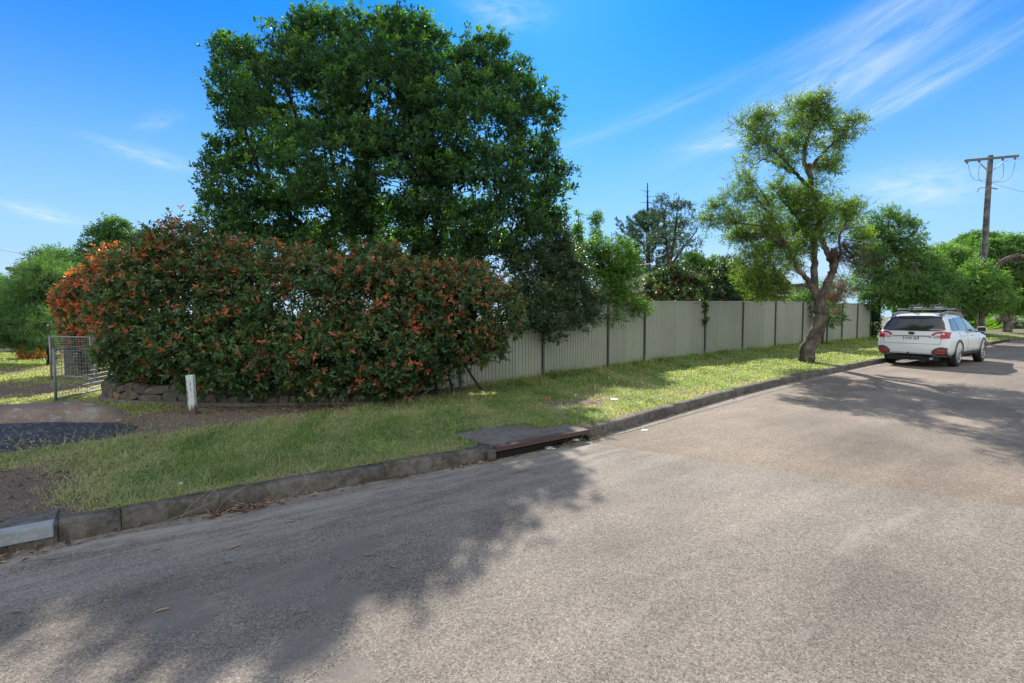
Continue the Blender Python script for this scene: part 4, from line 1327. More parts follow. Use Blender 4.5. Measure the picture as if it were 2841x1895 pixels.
# ------------------------------------------------------------------ metal fence
def metal_fence():
    T0 = 9.5
    posts = [-.5, 1.3, 3.35, 5.7, 8.06, 10.4, 11.96, 15.06, 17.42, 19.8, 22.1, 24.5, 26.1, 27.9, 29.6]
    posts = [p for p in posts if p >= 3.]
    o3 = S2W(posts[0], T0)
    root = empty('metal_fence', (o3[0], o3[1], 0), math.atan2(.6, .8), label='long ribbed grey green steel panel fence along the grass verge', cat='fence')
    top = lambda s: float(np.interp(s, [1, 5.7, 6.8, 8.06, 9.2, 10.4, 12, 15, 20, 30], [1.0, 1.05, 1.25, 1.52, 1.68, 1.88, 1.98, 2.02, 2.1, 2.1]))
    bot = lambda s: float(fence_ground(s)) + .02
    for i in range(len(posts)):
        x = posts[i] - posts[0]
        zt, zb = top(posts[i]), bot(posts[i])
        b = MB()
        b.box((x - .022, -.055, zb - .1), (x + .022, -.020, zt + .012)); b.box((x - .022, .02, zb - .1), (x + .022, .05, zt + .012)); b.box((x - .003, -.0115, zb - .1), (x + .003, .0195, zt + .008))
        b.build('fence_post', M['fence_post'], root)
        if i + 1 == len(posts): break
        x1 = posts[i + 1] - posts[0]
        a0, a1 = x + .024, x1 - .024
        # ribbed sheets, a few per bay
        ns = max(2, round((x1 - x) / .78))
        for j in range(ns):
            u0, u1 = a0 + (a1 - a0) * j / ns, a0 + (a1 - a0) * (j + 1) / ns
            xs, ys = [], []
            nr = max(4, round((u1 - u0) / .1))
            pitch = (u1 - u0) / nr
            for k in range(nr):
                q = u0 + k * pitch
                wide = k % 4 == 0
                for f_, y in ((.0, 0), (.62 if not wide else .5, 0), (.7 if not wide else .6, -.012), (.9, -.012), (.98, 0)):
                    xs.append(q + f_ * pitch); ys.append(y)
            xs.append(u1 - .001); ys.append(0)
            V, F = [], []
            yo = .003 * (j % 2)
            for q, y in zip(xs, ys):
                s_ = q + posts[0]
                zt, zb = top(s_) - .012, bot(s_) + .015
                V += [(q, y + yo, zb), (q, y + yo, zt)]
            for k in range(len(xs) - 1):
                F.append((2 * k, 2 * k + 2, 2 * k + 3, 2 * k + 1))
            b = MB(); b.add(V, F)
            b.build('fence_sheet', M['fence'], root)
        for nm, zf, dz in (('top_rail', top, .0), ('bottom_rail', bot, .03)):
            b = MB()
            za, zb_ = zf(posts[i]) + dz, zf(posts[i + 1]) + dz
            V = []
            for q, zz in ((a0, za), (a1, zb_)):
                V += [(q, -.02, zz - .045), (q, .024, zz - .045), (q, .024, zz), (q, -.02, zz)]
            b.add(V, [(0, 3, 2, 1), (4, 5, 6, 7), (0, 1, 5, 4), (1, 2, 6, 5), (2, 3, 7, 6), (3, 0, 4, 7)])
            b.build(nm, M['fence_rail'], root)
    return root


metal_fence()


# ------------------------------------------------------------------ wire gates
def wire_gate(pA, pB, z0, z1, label, m1, grid=.085, post_r=.022, name='wire_gate', droop=0.):
    pA, pB = np.array(pA), np.array(pB)
    root = empty(name, (pA[0], pA[1], 0), math.atan2(pB[1] - pA[1], pB[0] - pA[0]), label=label, cat='gate')
    L = np.linalg.norm(pB - pA)
    b = MB()
    b.tube([(0, 0, z0 - .05), (0, 0, z1)], post_r, 8); b.tube([(L, 0, z0), (L, 0, z1 + droop)], post_r * .8, 8)
    b.tube([(0, 0, z1 - .02), (L, 0, z1 - .02 + droop)], post_r * .8, 8); b.tube([(0, 0, z0 + .04), (L, 0, z0 + .04)], post_r * .8, 8)
    b.build('frame', m1, root, smooth=True)
    b = MB()
    n = int(L / grid)
    for i in range(1, n):
        b.tube([(i * L / n, .002, z0 + .04), (i * L / n, .002, z1)], .004, 4)
    z = z0 + .12
    k = 0
    while z < z1 - .03:
        b.tube([(0, -.002, z), (L, -.002, z)], .004, 4)
        z += .055 if z > (z0 + z1) / 2 else .085
    b.build('wire_mesh', M['galv'], root)
    return root


def gp(x, y, z=0.):
    Y = (CAM_H - z) * 1158.5 / (y - 720.8)
    return at(x, y, Y)[:2]


pa = gp(129, 926, .0); pb = gp(262, 893, .0)
wire_gate(pa, pb, .02, .98, 'low wire mesh gate with dark steel frame standing open in front', M['galv_dark'])
pc = gp(119, 874, .0); pd = gp(211, 880, .0)
wire_gate(pc, pd, .08, 1.08, 'paler wire mesh gate on timber posts behind the front gate', M['galv'], .09)
pm = at(208, 882, 11.3)
gpst = empty('gate_post', (pd[0], pd[1], 0), label='square weathered timber gate post at the right of the rear gate', cat='post')
b = MB(); b.box((-.05, .03, 0), (.05, .13, 1.2)); b.build('post', M['timber'], gpst, bevel=.008)
b = MB(); b.box((-.056, .024, 1.201), (.056, .136, 1.225)); b.build('cap', M['timber'], gpst)
# paling fence behind the gates
pf0, pf1 = gp(150, 866, 0), gp(248, 858, 0)
pf = empty('paling_fence', (pf0[0], pf0[1], 0), math.atan2(pf1[1] - pf0[1], pf1[0] - pf0[0]), label='short grey timber paling fence behind the wire gates', cat='fence')
L = np.linalg.norm(pf1 - pf0)
n = int(L / .125)
for i in range(n):
    b = MB(); h = 1.15 + random.uniform(-.02, .02)
    b.box((i * .125, random.uniform(-.004, .004), 0.02), (i * .125 + .112, .02, h)); b.build('paling', M['paling'], pf)
for z in (.3, .95):
    b = MB(); b.box((0, .022, z), (L, .07, z + .07)); b.build('rail', M['paling'], pf)
# concrete step in the gateway
ps = gp(225, 888, 0)
pv = tag(MB().build('x', M['slab']), None) if False else None
b = MB(); b.box((ps[0] - .6, ps[1] + .3, .0), (ps[0] + .6, ps[1] + .85, .05)); b.build('paving_slab', M['gutter'], kind='structure', bevel=.008)


# ------------------------------------------------------------------ rock and tar patch by the gates
def heap(name, label, cat, cx, cy, rx, ry, h, mat, seed, rot=0., n=40, rough=.2, kind=None, sharp=1., base=.0):
    r = np.random.default_rng(seed)
    fr, ph = r.normal(0, 1, (10, 2)) * 2.2, r.uniform(0, 6.28, 10)
    rings, seg = 16, n
    V = [(0, 0, h)]
    for i in range(1, rings + 1):
        f_ = i / rings
        for k in range(seg):
            th = 6.2832 * k / seg
            w = 1 + .12 * math.sin(2 * th + ph[0]) + .08 * math.sin(3 * th + ph[1]) + .05 * math.sin(7 * th + ph[2])
            x, y = math.cos(th) * rx * f_ * w, math.sin(th) * ry * f_ * w
            z = h * (1 - f_ ** (2 * sharp)) ** .8 - .06 * f_ ** 4
            z += rough * h * float(np.sin(x * fr[:, 0] * 2 + y * fr[:, 1] * 2 + ph).sum()) / 5 * (1 - f_ ** 3)
            V.append((x, y, z))
    F = [(0, 1 + k, 1 + (k + 1) % seg) for k in range(seg)]
    for i in range(rings - 1):
        for k in range(seg):
            a_ = 1 + i * seg + k; b_ = 1 + i * seg + (k + 1) % seg
            F.append((a_, a_ + seg, b_ + seg, b_))
    b = MB(); b.add(V, F)
    o = b.build(name, mat, smooth=True, label=label, cat=cat, kind=kind)
    o.location = (cx, cy, base)
    o.rotation_euler = (0, 0, rot)
    return o


def rock_mat():
    m, T = newmat('iron_stained_sandstone')
    v = obco(T)
    n1 = T.noise(v, 1.7, 6, .65); n2 = T.noise(v, 40, 4, .7); n3 = T.noise(v, 4.5, 5, .6)
    col = T.ramp(n1, [(.3, (.13, .11, .1)), (.45, (.19, .145, .12)), (.58, (.25, .175, .13)), (.72, (.31, .29, .26))])
    col = T.mixc(T.m('MULTIPLY', T.m('SUBTRACT', n3, .57), 9, clamp=True), col, (.37, .38, .37, 1))
    finish(T, T.mixc(1., col, T.ramp(n2, [(.3, (.7, .7, .7)), (.7, (1.2, 1.2, 1.2))]), 'MULTIPLY'), .9, bump=T.m('ADD', n2, n3), bdist=.012)
    return m


def tar_mat():
    m, T = newmat('black_crushed_bitumen')
    v = obco(T)
    vo = T.n('ShaderNodeTexVoronoi', i_Vector=v, i_Scale=55.)
    c = T.n('ShaderNodeSeparateColor', i_Color=vo.outputs['Color']).outputs[0]
    col = T.ramp(c, [(.1, (.014, .015, .017)), (.6, (.038, .04, .044)), (.93, (.08, .082, .086)), (.985, (.3, .3, .28))])
    n1 = T.noise(v, 2.2, 4)
    col = T.mixc(T.m('MULTIPLY', T.m('SUBTRACT', n1, .6), 4, clamp=True), col, (.1, .085, .07, 1))
    finish(T, col, .75, bump=T.m('SUBTRACT', 1, vo.outputs['Distance']), bdist=.012, bstr=1.)
    return m


r1 = gp(85, 950, .05)
heap('sandstone_boulder', 'broad flat rust stained sandstone boulder lying beside the wire gate', 'rock', -7.15, 7.35, 1.25, .62, .24, rock_mat(), 3, .12, rough=.12, sharp=1.4, base=.03)
t1 = gp(70, 1005, .05)
heap('bitumen_pile', None, None, -6.6, 6.05, 1.55, .95, .1, tar_mat(), 11, .3, rough=.3, kind='structure', base=.085)

def loose_stones():
    r = np.random.default_rng(9)
    n = 520
    th, f_ = r.uniform(0, 6.28, n), r.uniform(.55, 1.5, n)
    x = -6.6 + np.cos(th) * 1.6 * f_; y = 6.1 + np.sin(th) * .82 * f_ + .3 * np.cos(th) * f_
    m = 160
    x = np.r_[x, r.uniform(-6.5, -3.6, m)]; y = np.r_[y, r.uniform(5.2, 8.6, m)]
    s_, t_ = W2S(np.stack([x, y], -1))
    keep = t_ > kerb_t(s_) + .2
    x, y, s_, t_ = x[keep], y[keep], s_[keep], t_[keep]
    z = ground_z(s_, t_)
    V, F = [], []
    base = np.array([(1, 0, 0), (-1, 0, 0), (0, 1, 0), (0, -1, 0), (0, 0, .8), (0, 0, -.8)])
    tri = np.array([(0, 2, 4), (2, 1, 4), (1, 3, 4), (3, 0, 4), (2, 0, 5), (1, 2, 5), (3, 1, 5), (0, 3, 5)])
    for i in range(len(x)):
        k = r.uniform(.006, .02)
        V.append(base * r.uniform(.7, 1.3, (6, 3)) * k + [x[i], y[i], z[i] + k * .4]); F.append(tri + 6 * i)
    link('loose_stones', npmesh('loose_stones', np.concatenate(V), [np.concatenate(F)]), None, [M['stone_c']], kind='stuff')


loose_stones()

# ------------------------------------------------------------------ grass
def blades(P, h, w, tint, lean, r, bend=.6):
    n = len(P)
    th = r.uniform(0, 6.283, n)
    D = np.stack([np.cos(th), np.sin(th), np.zeros(n)], -1)
    W_ = np.stack([-np.sin(th), np.cos(th), np.zeros(n)], -1) * (w / 2)[:, None]
    up = np.array([0, 0, 1.])
    mid = P + up * (h * .6)[:, None] + D * (h * lean * .35)[:, None]
    tip = P + up * (h * (1 - bend * lean * .5))[:, None] + D * (h * lean)[:, None]
    V = np.stack([P - W_, P + W_, mid + W_ * .8, mid - W_ * .8, tip], 1).reshape(-1, 3)
    b0 = np.arange(n)[:, None] * 5
    return V, b0 + np.array([[0, 1, 2, 3]]), b0 + np.array([[3, 2, 4]]), tint


def grass():
    r = np.random.default_rng(77)
    N = 1500000
    az = r.uniform(R(-52), R(54), N)
    dist = np.exp(r.uniform(math.log(4.2), math.log(48), N))
    x, y = np.sin(az) * dist, np.cos(az) * dist
    s, t = W2S(np.stack([x, y], -1))
    kt = kerb_t(s)
    wob = .055 * vnoise(x, y, 6)
    ok = (t > kt + .12 + wob)
    # keep off the slabs, the wall, the hedge bed and what lies hidden behind the fence
    ok &= ~((s > 3.05) & (s < 4.2) & (t < 5.3 + wob)) & ~((s > 4.1) & (s < 4.6) & (t < 4.88 + wob)) & ~((s > -2.8) & (s < -.45) & (t < 5.03 + wob))
    ok &= ~((s > 4.6) & (t > 9.52))
    ok &= ~((x > -7.6) & (x < -2.0) & (y > 8.8 + np.maximum(-6.0 - x, 0) * .4) & (y < 11.2))
    ok &= ~((((x + 6.6) / 1.45) ** 2 + ((y - 6.05) / .9) ** 2) < .85) & ~((((x + 7.15) / 1.2) ** 2 + ((y - 7.35) / .6) ** 2) < .9)
    ok &= ~((x < -12) & (y > 20.5) & (y < 25))
    d = dirtness(x, y)
    dens = np.clip(1.12 - 1.15 * d, .03, 1)
    dens *= np.where((s > 34.2) & (s < 38.5) & (t < 8.5), .1, 1)
    ok &= r.uniform(0, 1, N) < dens
    x, y, s, t, d, dist, kt = [q[ok] for q in (x, y, s, t, d, dist, kt)]
    tall = np.exp(-((t - 9.35) / .28) ** 2) * (s > 4.8)
    lush = vnoise(x, y, 1.1) * .6 + vnoise(x + 5, y - 3, 3.4) * .5 + vnoise(x - 7, y + 3, 11.) * .35
    h = r.uniform(.02, .055, len(x)) * (1 + .8 * np.clip(lush, 0, 1)) * (1 + 1.9 * tall) * (1 - .45 * d)
    h *= np.where(r.uniform(0, 1, len(x)) < .05, 2.1, 1) * (1 + .45 * np.clip(vnoise(x, y, 8.), -1, 1))
    w = r.uniform(.0035, .006, len(x)) * np.clip(dist / 5.5, 1, 6)
    tint = .34 + .14 * r.normal(0, 1, len(x)) - .2 * np.clip(lush, -1, 1) + .14 * np.clip(dist / 30, 0, 1)
    straw = r.uniform(0, 1, len(x)) < np.clip(.33 + .16 * (s < 4.5) + .75 * d - .34 * lush + .45 * vnoise(x - 4, y + 2, 1.9) + .25 * (s < .3) * (t < 6.6), 0, .8)
    tint = np.where(straw, r.uniform(.66, .95, len(x)), np.clip(tint, 0, .62))
    P = np.stack([x, y, ground_z(s, t) - .004], -1)
    V, q, tr, ti = blades(P, h, w, tint, r.uniform(.3, 1.9, len(x)), r, .45)
    me = npmesh('verge_grass', V, [q, tr], {'tint': ('FACE', np.concatenate([ti, ti]))})
    link('verge_grass', me, None, [M['grass']], kind='stuff')
    print('grass blades', len(x))
    # long seeding stalks
    spots = [(-.6, 6.6, .35, 30), (-.5, 6.2, .35, 26), (.1, 7.6, .6, 40), (.3, 6.8, 1.0, 50), (1.4, 6.2, 1.2, 40), (4.9, 5.2, .35, 40), (7.4, 6.3, .9, 40), (6, 6.1, .7, 24), (9, 7.2, 1.6, 30), (2.8, 7.3, 1.8, 36), (14, 7.4, 2.5, 60), (8, 9.2, 2.5, 60), (17, 7.0, 2.0, 50), (.9, 4.95, .25, 12), (-1.2, 7.2, .4, 40)]
    P0, P1, P2 = [], [], []
    b = MB()
    C, A = [], []
    for cs, ct_, rad, n in spots:
        for i in range(n):
            s_, t_ = cs + r.normal(0, rad * .6), ct_ + r.normal(0, rad * .35)
            if t_ < kerb_t(s_) + .16: continue
            p = S2W(s_, t_, float(ground_z(np.array(s_), np.array(t_))))
            L_ = r.uniform(.16, .42)
            th = r.uniform(0, 6.28); ln = r.uniform(.15, .7)
            D = np.array([math.cos(th), math.sin(th), 0])
            m_ = p + np.array([0, 0, L_ * .55]) + D * L_ * ln * .3
            e = p + np.array([0, 0, L_ * (1 - .25 * ln)]) + D * L_ * ln
            wd = .0011 * max(1, np.linalg.norm(p[:2]) / 6)
            b.tube([p, m_, e], [wd, wd * .9, wd * .5], 3)
            if i % 2: C.append(m_ * .15 + e * .85); A.append(unit(e - m_))
    o = b.build('grass_stalks', M['litter_stalk'], kind='stuff')
    C, A = np.array(C), np.array(A)
    pk = scatter_leaves(C, A, 7, .05, .018, .006, r.uniform(.62, .74, len(C)), r, .3, .5, .2)
    mesh_leaves('seed_heads', [pk], [M['grass']], None, kind='stuff')
    # drooping dry runners over the kerb
    b = MB()
    for cs in (.28, .42, .5, .62, .7, 4.62, 7.0, 1.1):
        p = S2W(cs, kerb_t(cs) + .16, .15)
        q1 = S2W(cs + r.normal(0, .08), kerb_t(cs) + .02, .2)
        q2 = S2W(cs + r.normal(0, .12), kerb_t(cs) - .06, .12)
        q3 = S2W(cs + r.normal(0, .15), kerb_t(cs) - .05, .01)
        b.tube(smooth_path([p, q1, q2, q3], 4), .0022, 3)
    b.build('grass_runners', M['litter_stalk'], kind='stuff')


M['litter_stalk'] = simple('dry_stalk', (.3, .26, .16), .8)
grass()

# fallen leaf litter along the gutter and under the hedge
def litter():
    r = np.random.default_rng(5)
    C = []
    for cs, rs, dt, rt, n in ((.72, .22, -.08, .035, 120), (-1.2, .35, -.12, .05, 180), (-.35, .2, -.05, .03, 18), (1.9, .8, -.04, .015, 50), (3.0, .3, -.04, .02, 20), (6, 2, -.03, .02, 50), (4.2, .2, .1, .08, 30), (12, 5, -.04, .03, 60)):
        s_ = r.normal(cs, rs, n); t_ = kerb_t(s_) + dt + r.normal(0, rt, n)
        t_ = np.minimum(t_, kerb_t(s_) - .012)
        q = S2W(s_, t_); q[:, 2] = r.uniform(.004, .02, n)
        C.append(q)
    n = 700
    x = r.uniform(-6.8, 0, n); y = 8.75 - r.uniform(0, .7, n) + np.maximum(x + 1.9, 0) * .6
    s_, t_ = W2S(np.stack([x, y], -1)); C.append(np.stack([x, y, ground_z(s_, t_) + .008], -1))
    n = 260
    s_ = r.uniform(-1.6, .3, n); t_ = r.uniform(4.9, 7, n); q = S2W(s_, t_); q[:, 2] = ground_z(s_, t_) + .01; C.append(q)
    C = np.concatenate(C)
    th = r.uniform(0, 6.28, len(C))
    A = np.stack([np.cos(th), np.sin(th), r.uniform(-.05, .25, len(C))], -1)
    pk = scatter_leaves(C, unit(A), 1, .0, .06, .02, r.uniform(0, 1, len(C)), r, 2.0, .03, .5)
    mesh_leaves('leaf_litter', [pk], [M['litter_leaf']], None, kind='stuff')
    # single pale gum leaves on the asphalt
    spots = [(507, 1311, .4), (522, 1277, 1.0), (654, 1209, .3), (537, 1190, .1), (350, 1430, .5), (832, 1292, .2), (910, 1321, 2.6), (98, 1303, .3), (15, 1430, .1), (983, 1141, .2), (1126, 1131, .2), (345, 1282, 1.), (12, 1309, 3.0)]
    where = ['pale narrow leaf in the middle of the smooth patch edge on the shaded road', 'curled pale leaf just above the smooth patch on the shaded road', 'thin straw coloured leaf nearest the middle of the shaded road, above the others',
        'thin leaf on the shaded road between the kerb and the smooth patch', 'thin brown leaf on the road where the tree shadow breaks into sunspots', 'small white leaf right of the smooth patch, still inside the shadow',
        'tan leaf lying at the very edge of the tree shadow', 'white sliver of leaf on the dusty strip at the left', 'pale leaf at the left edge, lowest of the loose leaves', 'small leaf in the shaded road below the rusty drain',
        'curled leaf in the shadow nearest the rusty drain', 'short pale leaf left of the smooth patch', 'pale leaf at the left edge below the grey drain lintel']
    for (x, y, a_), lab in zip(spots, where):
        p = gp(x, y, 0)
        pk = scatter_leaves(np.array([[p[0], p[1], .006]]), np.array([[math.cos(a_), math.sin(a_), .02]]), 1, 0., .085, .013, np.array([.95]), r, 3., .02, .5, six=True)
        me = npmesh('fallen_leaf', pk[0] - np.array([p[0], p[1], 0]), [pk[1]], {'tint': ('FACE', pk[2])})
        o = link('fallen_leaf', me, None, [M['litter_leaf']], label=lab, cat='leaf', group='loose leaves on the road')
        o.location = (p[0], p[1], 0)


litter()


def crumple(name, label, x, y, z, size, mat, seed, flat=.35, cat='litter'):
    r = random.Random(seed)
    bm = bmesh.new()
    bmesh.ops.create_icosphere(bm, subdivisions=2, radius=size)
    for v in bm.verts:
        v.co *= r.uniform(.55, 1.15)
        v.co.z = max(v.co.z * flat, -.004)
    me = bpy.data.meshes.new(name); bm.to_mesh(me); bm.free()
    p = gp(x, y, z)
    o = link(name, me, None, [mat], label=label, cat=cat)
    o.location = (p[0], p[1], z + size * flat * .3)
    return o


crumple('plastic_scrap', 'flat white plastic scrap lying at the foot of the rusty drain lintel', 1261, 1032, .0, .07, M['white_litter'], 1, .12)
crumple('paper_scrap', 'crumpled white paper in the gutter at the right end of the drain', 1322, 1016, .0, .05, M['white_litter'], 2, .6)
crumple('paper_scrap', 'small white scrap on the sunlit road right of the drain', 1480, 991, .0, .045, M['white_litter'], 3, .3)
crumple('paper_scrap', 'flat white paper lying in the grass near the kerb', 1410, 918, .13, .08, M['white_litter'], 4, .15)
crumple('plastic_scrap', 'small red plastic scrap lying in the grass', 1257, 919, .1, .06, M['red_litter'], 5, .6)
crumple('paper_scrap', 'tiny white scrap in the grass above the left kerb', 415, 1117, .14, .022, M['white_litter'], 6, .5)
crumple('paper_scrap', 'small pale scrap in the shaded grass in front of the hedge', 1078, 940, .08, .03, M['white_litter'], 7, .5)
# weeds growing in the end of the drain
agave(1305, 1006, 6.35, 34, .11, 88, 'small green weed tuft growing out of the end of the drain', 'weed', .012)
agave(1120, 1080, 5.2, 0, .11, 89, '', 'weed') if False else None


# ------------------------------------------------------------------ house behind the fence
def house():
    c = at(1620, 650, 31)
    root = empty('house', (c[0], c[1], 0), .45, label='house behind the camellias, only its brown tiled roof showing', cat='house')
    w, d, e, rz = 7.0, 4.2, 2.7, 4.1
    b = MB(); b.box((-w + .5, -d + .5, 0), (w - .5, d - .5, e)); b.build('wall', M['brick'], root)
    b = MB()
    V = [(-w, -d, e), (w, -d, e), (w, d, e), (-w, d, e), (-w + 3.2, 0, rz), (w - 3.2, 0, rz)]
    b.add(V, [(0, 1, 5, 4), (2, 3, 4, 5), (1, 2, 5), (3, 0, 4), (3, 2, 1, 0)])
    b.build('roof', M['roof'], root)
    b = MB()                       # tile courses
    for k in range(16):
        f_ = k / 16
        z = e + (rz - e) * f_ + .012
        y = -d + d * f_ - .01
        x0, x1 = -w + 3.2 * f_, w - 3.2 * f_
        b.bar((x0, y, z), (x1, y, z), .03, .03)
    b.build('tile_courses', M['roof'], root, kind='stuff')
    b = MB(); b.bar((-w + 3.2, 0, rz + .03), (w - 3.2, 0, rz + .03), .2, .12); b.build('ridge_cap', M['roof'], root)
    b = MB(); b.box((-w, -d - .12, e - .12), (w, -d - .005, e)); b.build('roof_gutter', M['white_wall'], root)
    for x in (-4, 0, 4):
        b = MB(); b.box((x - .8, -d + .47, 1.0), (x + .8, -d + .495, 2.2)); f_ = b.build('window', M['glass'], root)
        b = MB(); b.box((x - .86, -d + .44, .94), (x + .86, -d + .469, .99)); b.build('sill', M['white_wall'], f_)
    p = at(1462, 690, 27)
    an = empty('tv_antenna', (p[0], p[1], 0), .3, label='spiky tv antenna on a mast above the fence, left of the camellias', cat='antenna')
    b = MB(); b.tube([(0, 0, 0), (0, 0, 4.6)], .025, 6); b.build('mast', M['galv'], an)
    b = MB()
    b.tube([(-.6, 0, 4.1), (.6, 0, 4.25)], .015, 4)
    for i in range(9):
        x = -.55 + i * .14
        b.tube([(x, -.35, 4.11 + i * .018), (x, .35, 4.11 + i * .018)], .008, 4)
    for z in (3.7, 3.85, 4.4):
        b.tube([(-.5, 0, z), (.5, 0, z + .04)], .01, 4)
    b.build('elements', M['galv'], an)


house()
# white building and side street far left
b = MB(); c = at(20, 800, 34)
wb = empty('building', (c[0] - 2, c[1], 0), .2, label='long low white walled building beyond the side street at far left', cat='building')
b.box((-9, 0, 0), (5, 5, 2.2)); b.build('wall', M['white_wall'], wb)
b = MB(); b.add([(-9.4, -.4, 2.2), (5.4, -.4, 2.2), (5.4, 5.4, 2.2), (-9.4, 5.4, 2.2), (-7, 2.5, 3.4), (3, 2.5, 3.4)], [(0, 1, 5, 4), (2, 3, 4, 5), (1, 2, 5), (3, 0, 4), (3, 2, 1, 0)]); b.build('roof', M['roof'], wb)
b = MB(); b.box((-3, -.02, .8), (-1.6, -.001, 1.8)); b.build('window', M['glass'], wb)
s_ = np.array([[-60., 20.6, .075], [-13.5, 20.6, .075], [-13.5, 25, .075], [-60, 25, .075]])
me = npmesh('side_street', s_, [np.array([[0, 1, 2, 3]])]); link('side_street', me, None, [M['road']], kind='structure')


# ------------------------------------------------------------------ poles and wires
def power_pole():
    Y = 27.
    p = at(2249, 790, Y)
    root = empty('power_pole', (p[0], p[1], 0), label='leaning grey timber power pole with crossarm, right of the white car', cat='power pole')
    P = [at(2249, 795, Y), at(2258, 620, Y), at(2266, 480, Y), at(2274, 357, Y)]
    b = MB(); b.tube([P[0] - np.array([0, 0, .2])] + P[1:], [.17, .15, .135, .12], 14, .02); b.build('pole', M['bark_pole'], root, smooth=True, world=True)
    a0, a1 = at(2216, 369, Y - .3), at(2338, 358, Y - .3)
    b = MB(); b.bar(a0, a1, .1, .11); b.build('crossarm', M['crossarm'], root, world=True)
    b = MB(); b.bar(at(2250, 375, Y - .3), at(2268, 392, Y - .2), .04, .04); b.bar(at(2303, 372, Y - .3), at(2281, 390, Y - .2), .04, .04); b.build('brace', M['galv'], root, world=True)
    for x in (2221, 2249, 2303, 2331):
        b = MB(); q = at(x, 368 - (x - 2216) * .09, Y - .3)
        b.tube([q, q - np.array([0, 0, .1]), q - np.array([0, 0, .2])], [.05, .07, .03], 8); b.build('insulator', M['galv_dark'], root, world=True)
    b = MB()
    for x0, y0, x1, y1, dp in ((2223, 378, 2262, 412, 28), (2249, 380, 2263, 418, 22), (2303, 375, 2274, 418, 24), (2331, 372, 2276, 418, 30)):
        pts = []
        for k in range(9):
            f_ = k / 8
            pts.append(at(x0 + (x1 - x0) * f_ + (-8 if x0 < 2262 else 12) * math.sin(f_ * 3.14), y0 + (y1 - y0) * f_ + dp * math.sin(f_ * 3.14) * .55, Y - .3))
        b.tube(pts, .012, 4)
    b.build('jumper_cable', M['galv_dark'], root, world=True)
    b = MB(); b.tube([at(2244, 440, Y - .25), at(2248, 432, Y - .25), at(2262, 430, Y - .2)], .02, 5); b.tube([at(2268, 430, Y - .25), at(2290, 434, Y - .25)], .03, 5); b.build('bracket', M['galv_dark'], root, world=True)
    b = MB(); b.tube([at(2243, 770, Y - .25), at(2252, 600, Y - .25)], .03, 6); b.build('conduit', M['timber'], root, world=True)
    # lines leaving to the right
    for x, y, e in ((2331, 368, (2600, 240)), (2303, 371, (2560, 260)), (2276, 420, (2600, 470))):
        b = MB(); q0 = at(x, y, Y - .3); q1 = at(e[0], e[1], 20)
        pts = [q0 + (q1 - q0) * k / 10 - np.array([0, 0, .25 * math.sin(3.14 * k / 10)]) for k in range(11)]
        b.tube(pts, .008, 4)
        b.build('power_line', M['galv_dark'], label={2331: 'thin power line from the right insulator of the crossarm', 2303: 'thin power line from the inner right insulator of the crossarm', 2276: 'thin service wire leaving the pole below the crossarm'}[x], cat='cable')


power_pole()
b = MB()
q0, q1 = at(-260, 500, 17), at(200, 598, 24)
b.tube([q0 + (q1 - q0) * k / 12 - np.array([0, 0, .3 * math.sin(3.14 * k / 12)]) for k in range(13)], .014, 4)
b.build('power_line', M['galv_dark'], label='dark overhead cable sloping into the trees at upper left', cat='cable')
b = MB()
q0, q1 = at(-260, 470, 22), at(110, 632, 30)
b.tube([q0 + (q1 - q0) * k / 12 - np.array([0, 0, .3 * math.sin(3.14 * k / 12)]) for k in range(13)], .009, 4)
b.build('power_line', M['galv_dark'], label='thinner lower overhead cable near the street lamp at left', cat='cable')
lp = at(62, 800, 34)
sl_ = empty('street_lamp', (lp[0], lp[1], 0), label='grey street lamp on an arm above the trees at the left edge', cat='street lamp')
b = MB(); top_ = at(62, 640, 34)
b.tube([(lp[0], lp[1], 0), top_], [.1, .07], 8); b.tube([top_, at(50, 622, 34), at(40, 618, 34)], .04, 6); b.build('pole', M['galv'], sl_, world=True, smooth=True)
b = MB(); b.tube([at(46, 618, 34), at(38, 617, 34), at(16, 616.5, 34), at(13, 617, 34)], [.07, .15, .12, .04], 8); b.build('lamp_head', M['fence_post'], sl_, world=True, smooth=True)

# ------------------------------------------------------------------ car
exec_car = True


def carpaint():
    m, T = newmat('white_pearl_paint')
    v = obco(T)
    n = T.noise(v, 1.3, 3)
    finish(T, T.mixc(n, (.70, .72, .73, 1), (.76, .78, .79, 1)), .28, coat=.7)
    return m


M['paint'] = carpaint()
M['cladding'] = simple('grey_plastic_cladding', (.075, .07, .068), .6, 0., .1)
M['rail'] = simple('grey_rail_plastic', (.17, .17, .18), .45, 0., .1)
M['tyre'] = simple('rubber', (.018, .018, .019), .75, 0., .2, 30)
M['alloy'] = simple('machined_alloy', (.55, .55, .56), .3, .75, .1)
M['dark_alloy'] = simple('dark_alloy', (.06, .06, .065), .4, .4)
M['car_glass'] = simple('tinted_glass', (.022, .026, .03), .04, 0., .05, coat=.8)
M['red_lens'] = simple('red_lens', (.42, .008, .012), .25, 0., .1, coat=.25)
M['clear_lens'] = simple('clear_lens', (.62, .6, .58), .12, 0., .15, 20, coat=1.)
M['black_trim'] = simple('black_trim', (.015, .015, .016), .35)
M['chrome'] = simple('chrome', (.7, .7, .72), .12, 1.)
M['silver'] = simple('silver_plastic', (.5, .5, .51), .35, .5)
M['plate_white'] = simple('plate_white', (.85, .85, .83), .4)
M['plate_black'] = simple('plate_black', (.02, .02, .025), .5)


